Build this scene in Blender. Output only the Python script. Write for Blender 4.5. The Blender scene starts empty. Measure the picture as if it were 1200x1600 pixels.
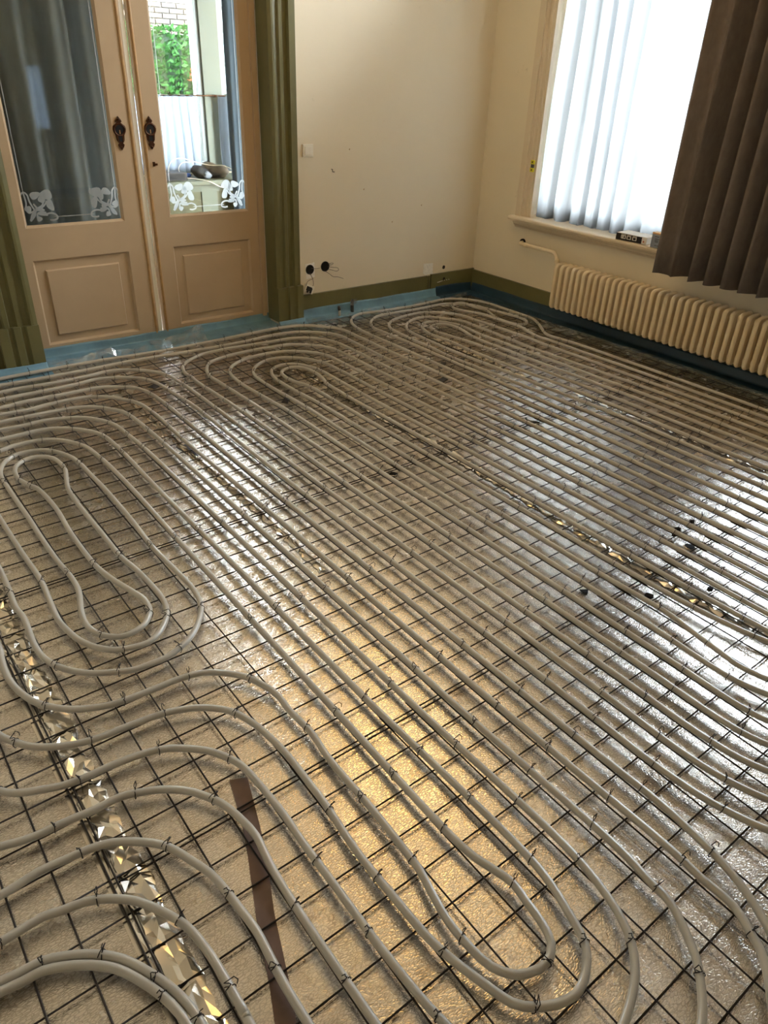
import bpy, bmesh, math, random
from mathutils import Vector, Matrix

random.seed(7)
C = bpy.context.scene.collection
SC = bpy.context.scene

# ---------------------------------------------------------------- camera
CAMZ = 1.612
cam_d = bpy.data.cameras.new('camera')
cam = bpy.data.objects.new('camera', cam_d)
C.objects.link(cam)
RIGHT = Vector((0.791825, -0.609614, 0.037194))
DOWN = Vector((-0.292591, -0.432093, -0.853045))
FWD = Vector((0.536100, 0.664580, -0.520510))
M = Matrix.Identity(4)
for i in range(3):
    M[i][0] = RIGHT[i]; M[i][1] = -DOWN[i]; M[i][2] = -FWD[i]
M[2][3] = CAMZ
cam.matrix_world = M
cam_d.sensor_fit = 'VERTICAL'
cam_d.sensor_height = 36.0
cam_d.lens = 36.0 * 1140.75 / 1600.0
cam_d.clip_start = 0.02
SC.camera = cam

# ---------------------------------------------------------------- world, view, large lights
SKY_STRENGTH = 30.0
w = bpy.data.worlds.new('overcast_sky')
SC.world = w
w.use_nodes = True
nt = w.node_tree
nt.nodes['Background'].inputs[0].default_value = (0.86, 0.94, 1.0, 1)
nt.nodes['Background'].inputs[1].default_value = SKY_STRENGTH
SC.view_settings.view_transform = 'Standard'
SC.view_settings.look = 'None'
SC.view_settings.gamma = 1.0
SC.view_settings.use_curve_mapping = False
SC.view_settings.exposure = 0.80
SC.cycles.max_bounces = 10
SC.cycles.diffuse_bounces = 5
SC.cycles.glossy_bounces = 4
SC.cycles.transmission_bounces = 6
SC.cycles.transparent_max_bounces = 16
SC.cycles.sample_clamp_indirect = 8.0
SC.cycles.use_denoising = True


def portal(name, loc, rot, sx, sy):
    d = bpy.data.lights.new(name, 'AREA')
    d.shape = 'RECTANGLE'; d.size = sx; d.size_y = sy
    d.cycles.is_portal = True
    o = bpy.data.objects.new(name, d); C.objects.link(o)
    o.location = loc; o.rotation_euler = rot
    return o


PI = math.pi
portal('window_daylight', (4.80, 3.27, 1.86), (0, PI / 2, 0), 2.4, 1.7)
portal('window_daylight', (4.80, 1.50, 1.86), (0, PI / 2, 0), 2.4, .7)
portal('window_daylight', (3.16, -2.38, 1.09), (PI / 2, 0, 0), .3, .8)
portal('window_daylight', (3.42, 7.72, 1.6), (-PI / 2, 0, 0), 2.7, 2.0)

LAMP_POS = (2.45, 2.75, 2.80)
LAMP_W = 3.3

# ---------------------------------------------------------------- materials
def S(r, g, b):
    def f(c):
        c /= 255.0
        return c / 12.92 if c <= 0.04045 else ((c + 0.055) / 1.055) ** 2.4
    return (f(r), f(g), f(b), 1.0)


def new_mat(name):
    m = bpy.data.materials.new(name); m.use_nodes = True
    return m, m.node_tree, m.node_tree.nodes['Principled BSDF']


def coords(nt, scale=(1, 1, 1), rot=(0, 0, 0)):
    tc = nt.nodes.new('ShaderNodeTexCoord'); mp = nt.nodes.new('ShaderNodeMapping')
    mp.inputs['Scale'].default_value = scale; mp.inputs['Rotation'].default_value = rot
    nt.links.new(tc.outputs['Object'], mp.inputs['Vector'])
    return mp.outputs['Vector']


def noise(nt, vec, scale, detail=4.0, rough=0.6):
    n = nt.nodes.new('ShaderNodeTexNoise')
    n.inputs['Scale'].default_value = scale; n.inputs['Detail'].default_value = detail
    n.inputs['Roughness'].default_value = rough
    nt.links.new(vec, n.inputs['Vector'])
    return n.outputs['Fac']


def ramp(nt, fac, stops):
    r = nt.nodes.new('ShaderNodeValToRGB')
    e = r.color_ramp.elements
    while len(e) < len(stops): e.new(0.5)
    for i, (p, c) in enumerate(stops):
        e[i].position = p; e[i].color = c
    nt.links.new(fac, r.inputs[0])
    return r.outputs[0]


def bump(nt, bsdf, h, strength, dist):
    b = nt.nodes.new('ShaderNodeBump')
    b.inputs['Strength'].default_value = strength; b.inputs['Distance'].default_value = dist
    nt.links.new(h, b.inputs['Height']); nt.links.new(b.outputs[0], bsdf.inputs['Normal'])


def mat(name, col, rough=0.6, metal=0.0, var=0.0, vscale=6.0, bmp=0.0, bscale=60.0, stretch=(1, 1, 1), spec=0.5):
    m, nt, b = new_mat(name)
    b.inputs['Roughness'].default_value = rough; b.inputs['Metallic'].default_value = metal
    b.inputs['Specular IOR Level'].default_value = spec
    v = coords(nt, stretch)
    k = max(var, 0.04)
    dark = tuple(c * (1 - k) for c in col[:3]) + (1,)
    lite = tuple(min(1, c * (1 + k)) for c in col[:3]) + (1,)
    nt.links.new(ramp(nt, noise(nt, v, vscale), [(0.3, dark), (0.7, lite)]), b.inputs['Base Color'])
    if bmp:
        bump(nt, b, noise(nt, v, bscale, 3), bmp, 0.002)
    return m


def mat_foil(name, rough, tint, crackle=True, dirt=0.5):
    m, nt, b = new_mat(name)
    b.inputs['Metallic'].default_value = 0.92 if crackle else 1.0
    v = coords(nt)
    d1 = noise(nt, v, 3.0, 5, 0.65)
    dk = tuple(c * 0.45 * (1, .9, .78)[i] for i, c in enumerate(tint[:3])) + (1,)
    basecol = ramp(nt, d1, [(0.30, tuple(dk[i] * dirt + tint[i] * (1 - dirt) for i in range(3)) + (1,)), (0.52, tint)])
    d3 = ramp(nt, noise(nt, v, 6.0, 5, 0.7), [(0.59, (1, 1, 1, 1)), (0.76, (0.45, 0.40, 0.34, 1))])
    mu = nt.nodes.new('ShaderNodeMix'); mu.data_type = 'RGBA'; mu.blend_type = 'MULTIPLY'; mu.inputs['Factor'].default_value = 1.0 if crackle else 0.0
    nt.links.new(basecol, mu.inputs[6]); nt.links.new(d3, mu.inputs[7])
    basecol = mu.outputs[2]
    nt.links.new(basecol, b.inputs['Base Color'])
    d2 = noise(nt, v, 5.0, 4)
    mr = nt.nodes.new('ShaderNodeMapRange')
    mr.inputs['From Min'].default_value = 0.3; mr.inputs['From Max'].default_value = 0.7
    mr.inputs['To Min'].default_value = rough + 0.10; mr.inputs['To Max'].default_value = rough - 0.05
    nt.links.new(d2, mr.inputs[0]); nt.links.new(mr.outputs[0], b.inputs['Roughness'])
    if crackle:
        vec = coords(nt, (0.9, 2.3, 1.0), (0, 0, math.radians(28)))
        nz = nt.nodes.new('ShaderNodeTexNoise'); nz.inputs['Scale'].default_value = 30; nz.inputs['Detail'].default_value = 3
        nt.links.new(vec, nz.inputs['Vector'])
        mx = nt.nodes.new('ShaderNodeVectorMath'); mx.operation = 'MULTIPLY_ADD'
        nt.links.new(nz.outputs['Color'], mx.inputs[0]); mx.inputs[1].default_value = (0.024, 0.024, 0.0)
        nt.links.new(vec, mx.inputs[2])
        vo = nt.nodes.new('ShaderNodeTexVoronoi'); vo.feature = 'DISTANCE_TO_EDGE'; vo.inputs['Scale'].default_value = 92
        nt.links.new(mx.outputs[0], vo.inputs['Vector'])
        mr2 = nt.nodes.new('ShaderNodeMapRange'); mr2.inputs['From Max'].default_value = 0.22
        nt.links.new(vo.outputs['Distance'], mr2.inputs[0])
        crease_shade = ramp(nt, vo.outputs['Distance'], [(0.0, (0.30, 0.26, 0.22, 1)), (0.13, (0.94, 0.94, 0.94, 1)), (0.45, (1.0, 1.0, 1.0, 1))])  # wrinkle shade put into the base colour as dark crease lines
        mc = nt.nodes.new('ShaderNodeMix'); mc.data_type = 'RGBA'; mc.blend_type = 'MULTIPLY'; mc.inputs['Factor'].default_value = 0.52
        nt.links.new(basecol, mc.inputs[6]); nt.links.new(crease_shade, mc.inputs[7]); nt.links.new(mc.outputs[2], b.inputs['Base Color'])
        nb = noise(nt, vec, 210, 2)
        ad = nt.nodes.new('ShaderNodeMath'); ad.operation = 'MULTIPLY_ADD'
        nt.links.new(nb, ad.inputs[0]); ad.inputs[1].default_value = 0.5
        nt.links.new(mr2.outputs[0], ad.inputs[2])
        bump(nt, b, ad.outputs[0], 0.42, 0.0006)
    return m


def mat_glass(name, tint=(1, 1, 1, 1), refl=1.0):
    m = bpy.data.materials.new(name); m.use_nodes = True
    nt = m.node_tree; nt.nodes.clear()
    out = nt.nodes.new('ShaderNodeOutputMaterial')
    t = nt.nodes.new('ShaderNodeBsdfTransparent'); t.inputs[0].default_value = tint
    g = nt.nodes.new('ShaderNodeBsdfGlossy'); g.inputs['Roughness'].default_value = 0.0
    f = nt.nodes.new('ShaderNodeFresnel'); f.inputs['IOR'].default_value = 1.5
    mul = nt.nodes.new('ShaderNodeMath'); mul.operation = 'MULTIPLY'; mul.inputs[1].default_value = refl
    nt.links.new(f.outputs[0], mul.inputs[0])
    x = nt.nodes.new('ShaderNodeMixShader')
    nt.links.new(mul.outputs[0], x.inputs[0]); nt.links.new(t.outputs[0], x.inputs[1]); nt.links.new(g.outputs[0], x.inputs[2])
    nt.links.new(x.outputs[0], out.inputs[0])
    return m


def mat_sheer(name, col, clear, dif=0.35):
    m = bpy.data.materials.new(name); m.use_nodes = True
    nt = m.node_tree; nt.nodes.clear()
    out = nt.nodes.new('ShaderNodeOutputMaterial')
    t = nt.nodes.new('ShaderNodeBsdfTransparent')
    tl = nt.nodes.new('ShaderNodeBsdfTranslucent'); tl.inputs[0].default_value = col
    df = nt.nodes.new('ShaderNodeBsdfDiffuse'); df.inputs[0].default_value = col
    a = nt.nodes.new('ShaderNodeMixShader'); a.inputs[0].default_value = dif
    nt.links.new(tl.outputs[0], a.inputs[1]); nt.links.new(df.outputs[0], a.inputs[2])
    b = nt.nodes.new('ShaderNodeMixShader')
    v = coords(nt, (1, 1, 0.15))
    r = ramp(nt, noise(nt, v, 14, 3), [(0.3, (clear * .8,) * 3 + (1,)), (0.7, (clear * 1.2,) * 3 + (1,))])
    nt.links.new(r, b.inputs[0])
    nt.links.new(a.outputs[0], b.inputs[1]); nt.links.new(t.outputs[0], b.inputs[2])
    nt.links.new(b.outputs[0], out.inputs[0])
    return m


def mat_film(name):
    m = bpy.data.materials.new(name); m.use_nodes = True
    nt = m.node_tree; nt.nodes.clear()
    out = nt.nodes.new('ShaderNodeOutputMaterial')
    t = nt.nodes.new('ShaderNodeBsdfTransparent'); t.inputs[0].default_value = (0.93, 0.96, 0.98, 1)
    g = nt.nodes.new('ShaderNodeBsdfGlossy'); g.inputs['Roughness'].default_value = 0.12
    d = nt.nodes.new('ShaderNodeBsdfDiffuse'); d.inputs[0].default_value = (0.7, 0.78, 0.82, 1)
    v = coords(nt); n = ramp(nt, noise(nt, v, 30, 3), [(0.35, (0.06,) * 3 + (1,)), (0.72, (0.46,) * 3 + (1,))])
    x1 = nt.nodes.new('ShaderNodeMixShader'); x1.inputs[0].default_value = 0.5
    nt.links.new(g.outputs[0], x1.inputs[1]); nt.links.new(d.outputs[0], x1.inputs[2])
    x2 = nt.nodes.new('ShaderNodeMixShader')
    nt.links.new(n, x2.inputs[0]); nt.links.new(t.outputs[0], x2.inputs[1]); nt.links.new(x1.outputs[0], x2.inputs[2])
    nt.links.new(x2.outputs[0], out.inputs[0])
    return m


def mat_emit(name, col, s):
    m, nt, b = new_mat(name)
    b.inputs['Base Color'].default_value = col
    b.inputs['Emission Color'].default_value = col
    b.inputs['Emission Strength'].default_value = s
    return m


def mat_wall(name, col, stain):
    m, nt, b = new_mat(name)
    b.inputs['Roughness'].default_value = 0.75
    v = coords(nt)
    big = noise(nt, v, 0.9, 5, 0.6)
    c1 = ramp(nt, big, [(0.3, tuple(c * 0.93 for c in col[:3]) + (1,)), (0.7, col)])
    sp = noise(nt, v, 9.0, 6, 0.7)
    msk = ramp(nt, sp, [(0.66, (0, 0, 0, 1)), (0.80, (1, 1, 1, 1))])
    mx = nt.nodes.new('ShaderNodeMix'); mx.data_type = 'RGBA'
    nt.links.new(msk, mx.inputs['Factor']); nt.links.new(c1, mx.inputs[6]); mx.inputs[7].default_value = stain
    nt.links.new(mx.outputs[2], b.inputs['Base Color'])
    bump(nt, b, noise(nt, v, 45, 4), 0.12, 0.003)
    return m


def mat_brick_grain(name, col):
    return mat(name, col, 0.9, 0, 0.25, 20, 0.4, 80)


MT = {}
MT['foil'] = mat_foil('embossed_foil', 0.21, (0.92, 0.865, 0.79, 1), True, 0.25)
MT['foil_tape'] = mat_foil('crumpled_foil', 0.2, (0.84, 0.79, 0.70, 1), False, 0.2)
MT['pipe'] = mat('milky_pipe_plastic', S(174, 168, 156), 0.30, 0, 0.07, 9, 0.05, 30, (1, 1, 1), 0.9)
MT['print'] = mat('pipe_print_ink', S(70, 64, 56), 0.6)
MT['wire'] = mat('dark_steel_wire', S(52, 46, 42), 0.5, 0.6, 0.3, 12)
MT['tie'] = mat('black_tie_wire', S(34, 30, 30), 0.45, 0.5)
MT['wall'] = mat_wall('cream_wall_paint', S(230, 218, 194), S(200, 186, 158))
MT['ceiling'] = mat('ceiling_paint', S(230, 220, 202), 0.8)
MT['screed'] = mat('rough_subfloor', S(120, 110, 98), 0.9, 0, 0.2)
MT['wood'] = mat('floorboards', S(130, 100, 70), 0.5, 0, 0.2, 3, 0.1, 30, (1, 8, 1))
MT['green'] = mat('olive_gloss_paint', S(106, 102, 66), 0.35, 0, 0.10, 5, 0.05, 40)
MT['door'] = mat('cream_door_gloss', S(186, 162, 132), 0.32, 0, 0.04, 4, 0.03, 30)
MT['bead'] = mat('worn_brown_bead', S(168, 132, 84), 0.4, 0, 0.2, 20)
MT['casing'] = mat('cream_window_gloss', S(216, 200, 174), 0.35, 0, 0.04, 4, 0.03, 30)
MT['brass'] = mat('dark_patinated_brass', S(74, 44, 24), 0.4, 0.7, 0.35, 40, 0.2, 120)
MT['slot'] = mat('black_recess', S(14, 12, 12), 0.9)
MT['glass'] = mat_glass('window_glass')
MT['dim_glass'] = mat_glass('dimming_glass', (0.66, 0.68, 0.70, 1))  # tint added to dim the daylight of the unseen second window
MT['door_glass'] = mat_glass('door_glass', (0.95, 0.97, 0.97, 1), 1.0)
MT['etch'] = mat_sheer('etched_frost', (0.80, 0.84, 0.86, 1), 0.35)
MT['sheer'] = mat_sheer('sheer_voile', (0.215, 0.227, 0.236, 1), 0.003, 0.4)
MT['half_sheer'] = mat_sheer('white_cafe_curtain', (0.25, 0.285, 0.335, 1), 0.012, 0.2)
MT['drape'] = mat('brown_velvet', S(112, 102, 96), 0.95, 0, 0.12, 30, 0.25, 220, (1, 1, .5), 0.2)
MT['grey_drape'] = mat('blue_grey_drape', S(150, 166, 178), 0.95, 0, 0.08, 20, 0.2, 200, (1, 1, .4), 0.2)
MT['side_drape'] = mat('dark_blue_grey_drape', S(70, 84, 96), 0.95, 0, 0.08, 20, 0.2, 200, (1, 1, .4), 0.2)
MT['radiator'] = mat('cream_radiator_enamel', S(232, 214, 182), 0.3, 0, 0.06, 8, 0.03, 30)
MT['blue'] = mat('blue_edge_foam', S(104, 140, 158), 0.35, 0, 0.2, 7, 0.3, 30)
MT['blue_shaded'] = mat('shaded_blue_edge_foam', S(27, 57, 78), 0.4, 0, 0.25, 7, 0.3, 30)  # darker copy of the blue foam, shade and dirt put into the colour
MT['film'] = mat_film('clear_plastic_film')
MT['white'] = mat('white_plastic', S(232, 226, 212), 0.4)
MT['plaster'] = mat('fresh_plaster', S(244, 240, 232), 0.85, 0, 0.12, 60, 0.3, 90)
MT['copper'] = mat('wire_insulation_grey', S(92, 84, 76), 0.5)
MT['tape'] = mat('dark_tape', S(58, 56, 56), 0.5, 0, 0.2)
MT['brown_strip'] = mat('brown_strip', S(112, 88, 76), 0.55, 0, 0.2, 14, 0.1, 60)
MT['carton_white'] = mat('white_carton', S(226, 222, 214), 0.6)
MT['black'] = mat('black_print', S(24, 22, 24), 0.6)
MT['carton_grey'] = mat('grey_blue_carton', S(140, 148, 160), 0.6, 0, 0.06, 40)
MT['carton_orange'] = mat('orange_carton', S(206, 160, 104), 0.6)
MT['yellow'] = mat('yellow_plastic', S(216, 210, 40), 0.4)
MT['sage'] = mat('sage_cabinet_paint', S(104, 110, 94), 0.5, 0, 0.05)
MT['sage_panel'] = mat('sage_panel_paint', S(84, 84, 56), 0.4, 0, 0.25, 7)
MT['post'] = mat('grey_window_paint', S(140, 146, 144), 0.5)
MT['leaf'] = mat('hedge_leaf', S(30, 62, 24), 0.9, 0, 0.35, 8, 0, 60, (1, 1, 1), 0.1)
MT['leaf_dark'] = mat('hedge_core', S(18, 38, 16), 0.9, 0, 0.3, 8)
MT['leaf_red'] = mat('rust_leaf', S(170, 84, 56), 0.6)
MT['brick'] = mat_brick_grain('grey_brown_brick', S(72, 64, 57))
MT['mortar'] = mat('mortar', S(96, 92, 86), 0.95)
MT['bag'] = mat('brown_fabric_bag', S(92, 84, 76), 0.8, 0, 0.2, 20, 0.2, 80)
MT['bag_dark'] = mat('black_fabric_bag', S(34, 34, 36), 0.7)
MT['ground'] = mat('pale_paving', S(176, 174, 166), 0.95, 0, 0.1)
MT['lamp'] = mat_emit('lamp_glass_warm', (1.0, 0.63, 0.21, 1), 1.0)


# ---------------------------------------------------------------- mesh builder
class MB:
    def __init__(s):
        s.v = []; s.f = []

    def add(s, vs, fs):
        n = len(s.v)
        s.v += [tuple(p) for p in vs]
        s.f += [tuple(i + n for i in f) for f in fs]
        return s

    def box(s, x0, x1, y0, y1, z0, z1):
        vs = [(x, y, z) for z in (z0, z1) for y in (y0, y1) for x in (x0, x1)]
        return s.add(vs, [(0, 2, 3, 1), (4, 5, 7, 6), (0, 1, 5, 4), (2, 6, 7, 3), (0, 4, 6, 2), (1, 3, 7, 5)])

    def cbox(s, x0, x1, y0, y1, z0, z1, c):
        """box with chamfered edges"""
        bm = bmesh.new()
        bmesh.ops.create_cube(bm, size=1)
        for v in bm.verts:
            v.co = Vector(((x0 + x1) / 2 + v.co.x * (x1 - x0), (y0 + y1) / 2 + v.co.y * (y1 - y0), (z0 + z1) / 2 + v.co.z * (z1 - z0)))
        bmesh.ops.bevel(bm, geom=bm.edges[:], offset=c, segments=2, profile=0.6, affect='EDGES')
        return s.frombm(bm)

    def frombm(s, bm):
        bm.verts.index_update()
        s.add([v.co[:] for v in bm.verts], [[v.index for v in f.verts] for f in bm.faces])
        bm.free()
        return s

    def tube(s, pts, r, n=8, cap=True, rs=None):
        P = [Vector(p) for p in pts]
        k = len(P)
        t0 = (P[1] - P[0]).normalized()
        up = Vector((0, 0, 1)) if abs(t0.z) < 0.9 else Vector((1, 0, 0))
        a = t0.cross(up).normalized()
        vs = []
        for i in range(k):
            t = (P[min(i + 1, k - 1)] - P[max(i - 1, 0)])
            if t.length < 1e-9: t = t0
            t.normalize()
            a = (a - t * a.dot(t))
            if a.length < 1e-6: a = t.orthogonal()
            a.normalize(); b = t.cross(a)
            rr = rs[i] if rs else r
            for j in range(n):
                th = 2 * PI * j / n
                vs.append(P[i] + a * (rr * math.cos(th)) + b * (rr * math.sin(th)))
        fs = []
        for i in range(k - 1):
            for j in range(n):
                j2 = (j + 1) % n
                fs.append((i * n + j, i * n + j2, (i + 1) * n + j2, (i + 1) * n + j))
        if cap:
            fs.append(tuple(range(n))[::-1]); fs.append(tuple((k - 1) * n + j for j in range(n)))
        return s.add(vs, fs)

    def prism(s, pts2, axis, a0, a1):
        """extrude a closed 2D outline along an axis; pts2 are the two other coords in xyz order"""
        n = len(pts2)

        def mk(p, a):
            return {'x': (a, p[0], p[1]), 'y': (p[0], a, p[1]), 'z': (p[0], p[1], a)}[axis]
        vs = [mk(p, a0) for p in pts2] + [mk(p, a1) for p in pts2]
        fs = [tuple(range(n)), tuple(range(2 * n - 1, n - 1, -1))]
        fs += [(i, i + n, (i + 1) % n + n, (i + 1) % n) for i in range(n)]
        return s.add(vs, fs)

    def grid(s, nu, nv, fn):
        vs = [fn(i / nu, j / nv) for j in range(nv + 1) for i in range(nu + 1)]
        fs = [(j * (nu + 1) + i, j * (nu + 1) + i + 1, (j + 1) * (nu + 1) + i + 1, (j + 1) * (nu + 1) + i) for j in range(nv) for i in range(nu)]
        return s.add(vs, fs)

    def mesh(s, name, m, smooth=False):
        me = bpy.data.meshes.new(name)
        me.from_pydata(s.v, [], s.f)
        bm = bmesh.new(); bm.from_mesh(me)
        bmesh.ops.recalc_face_normals(bm, faces=bm.faces[:])
        bm.to_mesh(me); bm.free()
        if smooth:
            me.shade_smooth() if hasattr(me, 'shade_smooth') else None
            if smooth == 'auto':
                me.set_sharp_from_angle(angle=math.radians(40))
        if m: me.materials.append(MT[m])
        return me

    def build(s, name, m, parent=None, smooth=False, kind=None):
        o = bpy.data.objects.new(name, s.mesh(name, m, smooth))
        C.objects.link(o)
        put(o, parent)
        if kind: o['kind'] = kind
        return o


def put(o, parent):
    '''parent a part that is modelled in room coordinates'''
    if parent:
        o.parent = parent
        if parent.parent is None:
            o.matrix_parent_inverse = Matrix.Translation(-parent.location)


def obj(name, me, parent=None, mw=None):
    o = bpy.data.objects.new(name, me); C.objects.link(o)
    put(o, parent)
    if mw is not None: o.matrix_basis = mw
    return o


def tag(o, label, cat, group=None):
    o['label'] = label; o['category'] = cat
    if group: o['group'] = group
    return o


def thing(name, label, cat, loc=(0, 0, 0), group=None):
    o = bpy.data.objects.new(name, None); C.objects.link(o)
    o.location = loc
    o.empty_display_size = 0.05
    return tag(o, label, cat, group)


def struct(name, loc=(0, 0, 0), label=None):
    o = bpy.data.objects.new(name, None); C.objects.link(o)
    o['kind'] = 'structure'; o.location = loc
    o.empty_display_size = 0.05
    return o


def crom(pts, step=0.03):
    """smooth polyline through pts (centripetal Catmull-Rom); straight runs keep few points"""
    P = [Vector(p) for p in pts]
    P = [2 * P[0] - P[1]] + P + [2 * P[-1] - P[-2]]
    out = []
    for i in range(1, len(P) - 2):
        p0, p1, p2, p3 = P[i - 1:i + 3]
        t = [0.0]
        for a, b in ((p0, p1), (p1, p2), (p2, p3)):
            t.append(t[-1] + max(1e-4, (b - a).length) ** 0.5)
        L = (p2 - p1).length
        n = max(1, min(14, int(math.ceil(L / step))))
        for q in range(n):
            x = t[1] + (t[2] - t[1]) * q / n
            A1 = p0 * ((t[1] - x) / (t[1] - t[0])) + p1 * ((x - t[0]) / (t[1] - t[0]))
            A2 = p1 * ((t[2] - x) / (t[2] - t[1])) + p2 * ((x - t[1]) / (t[2] - t[1]))
            A3 = p2 * ((t[3] - x) / (t[3] - t[2])) + p3 * ((x - t[2]) / (t[3] - t[2]))
            B1 = A1 * ((t[2] - x) / (t[2] - t[0])) + A2 * ((x - t[0]) / (t[2] - t[0]))
            B2 = A2 * ((t[3] - x) / (t[3] - t[1])) + A3 * ((x - t[1]) / (t[3] - t[1]))
            out.append(B1 * ((t[2] - x) / (t[2] - t[1])) + B2 * ((x - t[1]) / (t[2] - t[1])))
    out.append(P[-2])
    return out

# ================================================================ THE SETTING
YB, XR = 4.55, 4.52            # wall faces seen in the photo
XL, YF, ZC = -1.25, -2.2, 3.3


def wall(name, boxes, m='wall'):
    mb = MB()
    for b in boxes: mb.box(*b)
    return mb.build(name, m, None, kind='structure')


wall('floor', [(XL - .2, XR + .3, YF - .2, 4.80, -.12, -.02)], 'screed')
wall('ceiling', [(XL - .2, XR + .3, YF - .2, 4.80, ZC, ZC + .1)], 'ceiling')
wall('wall_back', [(XL, .985, YB, 4.78, -.02, ZC), (2.605, XR + .26, YB, 4.78, -.02, ZC), (.985, 2.605, YB, 4.78, 2.36, ZC)])
SZ = .672
wall('wall_right', [(XR, XR + .26, YF, YB, -.02, SZ - .03), (XR, XR + .26, YF, YB, 3.05, ZC), (XR, XR + .26, 4.07, YB, SZ - .03, 3.05),
                    (XR, XR + .26, 1.80, 2.44, SZ - .03, 3.05), (XR, XR + .26, YF, 1.05, SZ - .03, 3.05)])
wall('wall_left', [(XL - .15, XL, YF, YB, -.02, ZC)])
wall('wall_front', [(XL, 3.06, YF - .15, YF, -.02, ZC), (3.26, XR, YF - .15, YF, -.02, ZC), (3.06, 3.26, YF - .15, YF, -.02, .72), (3.06, 3.26, YF - .15, YF, 1.46, ZC)])

# skirting boards
def skirt(name, pts):
    mb = MB()
    for b in pts: mb.box(*b)
    return mb.build(name, 'green', None, kind='structure')


bb = MB()
bb.box(2.79, 4.005, YB - .018, YB, .0, .180)
bb.box(4.045, 4.52, YB - .018, YB, .0, .186)
bb.box(4.005, 4.045, YB - .006, YB, .0, .10)
bbo = bb.build('baseboard_back', 'green', None, kind='structure')
MB().tube([(4.025, YB - .010, .178), (4.024, YB - .010, .08)], .009, 8).build('conduit', 'green', bbo, True)
skirt('baseboard_right', [(XR - .018, XR, YF, YB - .018, 0, .178)])
skirt('baseboard_left', [(XL, .78, YB - .018, YB, 0, .150)])


# architraves with flutes and a plinth block
def architrave(name, x0, x1, inner):
    r = struct(name, ((x0 + x1) / 2, YB, 0))
    wd = x1 - x0
    # profile across the width (0 = side of the opening), depth towards the room
    prof = [(0, .052), (.10, .060), (.16, .060), (.20, .038), (.33, .034), (.38, .046), (.48, .046), (.53, .030), (.66, .030), (.70, .052),
            (.80, .052), (.84, .036), (.92, .036), (.95, .022), (1, .022)]
    if inner == 'left': pts = [(x0 + wd * a, YB - d) for a, d in prof]
    else: pts = [(x1 - wd * a, YB - d) for a, d in prof]
    e0, e1 = pts[0], pts[-1]
    poly = [(e0[0], YB)] + pts + [(e1[0], YB)]
    MB().prism(poly, 'z', .265, 2.45).build('moulding', 'green', r)
    prof2 = [(0, .066), (.30, .066), (.34, .052), (.42, .052), (.46, .064), (.62, .064), (.66, .050), (.74, .050), (.78, .062), (1, .062)]
    if inner == 'left': pts = [(x0 + wd * a - .002, YB - d) for a, d in prof2]
    else: pts = [(x1 - wd * a + .002, YB - d) for a, d in prof2]
    MB().prism([(pts[0][0], YB)] + pts + [(pts[-1][0], YB)], 'z', .03, .265).build('plinth_block', 'green', r)
    if inner == 'left': MB().box(x0 - .001, x0 + .016, YB - .05, YB + .085, .03, 2.36).build('reveal_lining', 'green', r)
    else: MB().box(x1 - .016, x1 + .001, YB - .05, YB + .085, .03, 2.36).build('reveal_lining', 'green', r)
    return r


architrave('trim_1', 2.590, 2.797, 'left')
architrave('trim_2', .775, .995, 'right')
t3 = struct('trim_3', (1.79, YB, 2.36))
MB().box(.775, 2.797, YB - .05, YB, 2.36, 2.56).build('head_moulding', 'green', t3)


# ---------------------------------------------------------------- sliding doors
DY0, DY1 = 4.65, 4.69


def ribbon(mb, pts, wd, y0, y1):
    """flat band of width wd along a polyline in the xz plane"""
    P = [Vector((p[0], 0, p[1])) for p in pts]
    L, R = [], []
    for i, p in enumerate(P):
        t = (P[min(i + 1, len(P) - 1)] - P[max(0, i - 1)]).normalized()
        n = Vector((-t.z, 0, t.x))
        k = wd / 2
        L.append(p + n * k); R.append(p - n * k)
    for i in range(len(P) - 1):
        vs = []
        for y in (y0, y1):
            for q in (L[i], L[i + 1], R[i + 1], R[i]): vs.append((q.x, y, q.z))
        mb.add(vs, [(0, 1, 2, 3), (7, 6, 5, 4), (0, 4, 5, 1), (2, 6, 7, 3)])


def blob(mb, cx, cz, rx, rz, rot, y0, y1, n=16, wob=.12):
    pts = []
    for i in range(n):
        a = 2 * PI * i / n
        r = 1 + wob * math.sin(3 * a + cx * 50)
        u, v = rx * r * math.cos(a), rz * r * math.sin(a)
        pts.append((cx + u * math.cos(rot) - v * math.sin(rot), cz + u * math.sin(rot) + v * math.cos(rot)))
    mb.prism(pts, 'y', y0, y1)


def smooth2(pts, n=5):
    return [(p.x, p.z) for p in crom([(a, 0, b) for a, b in pts], .006)]


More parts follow.
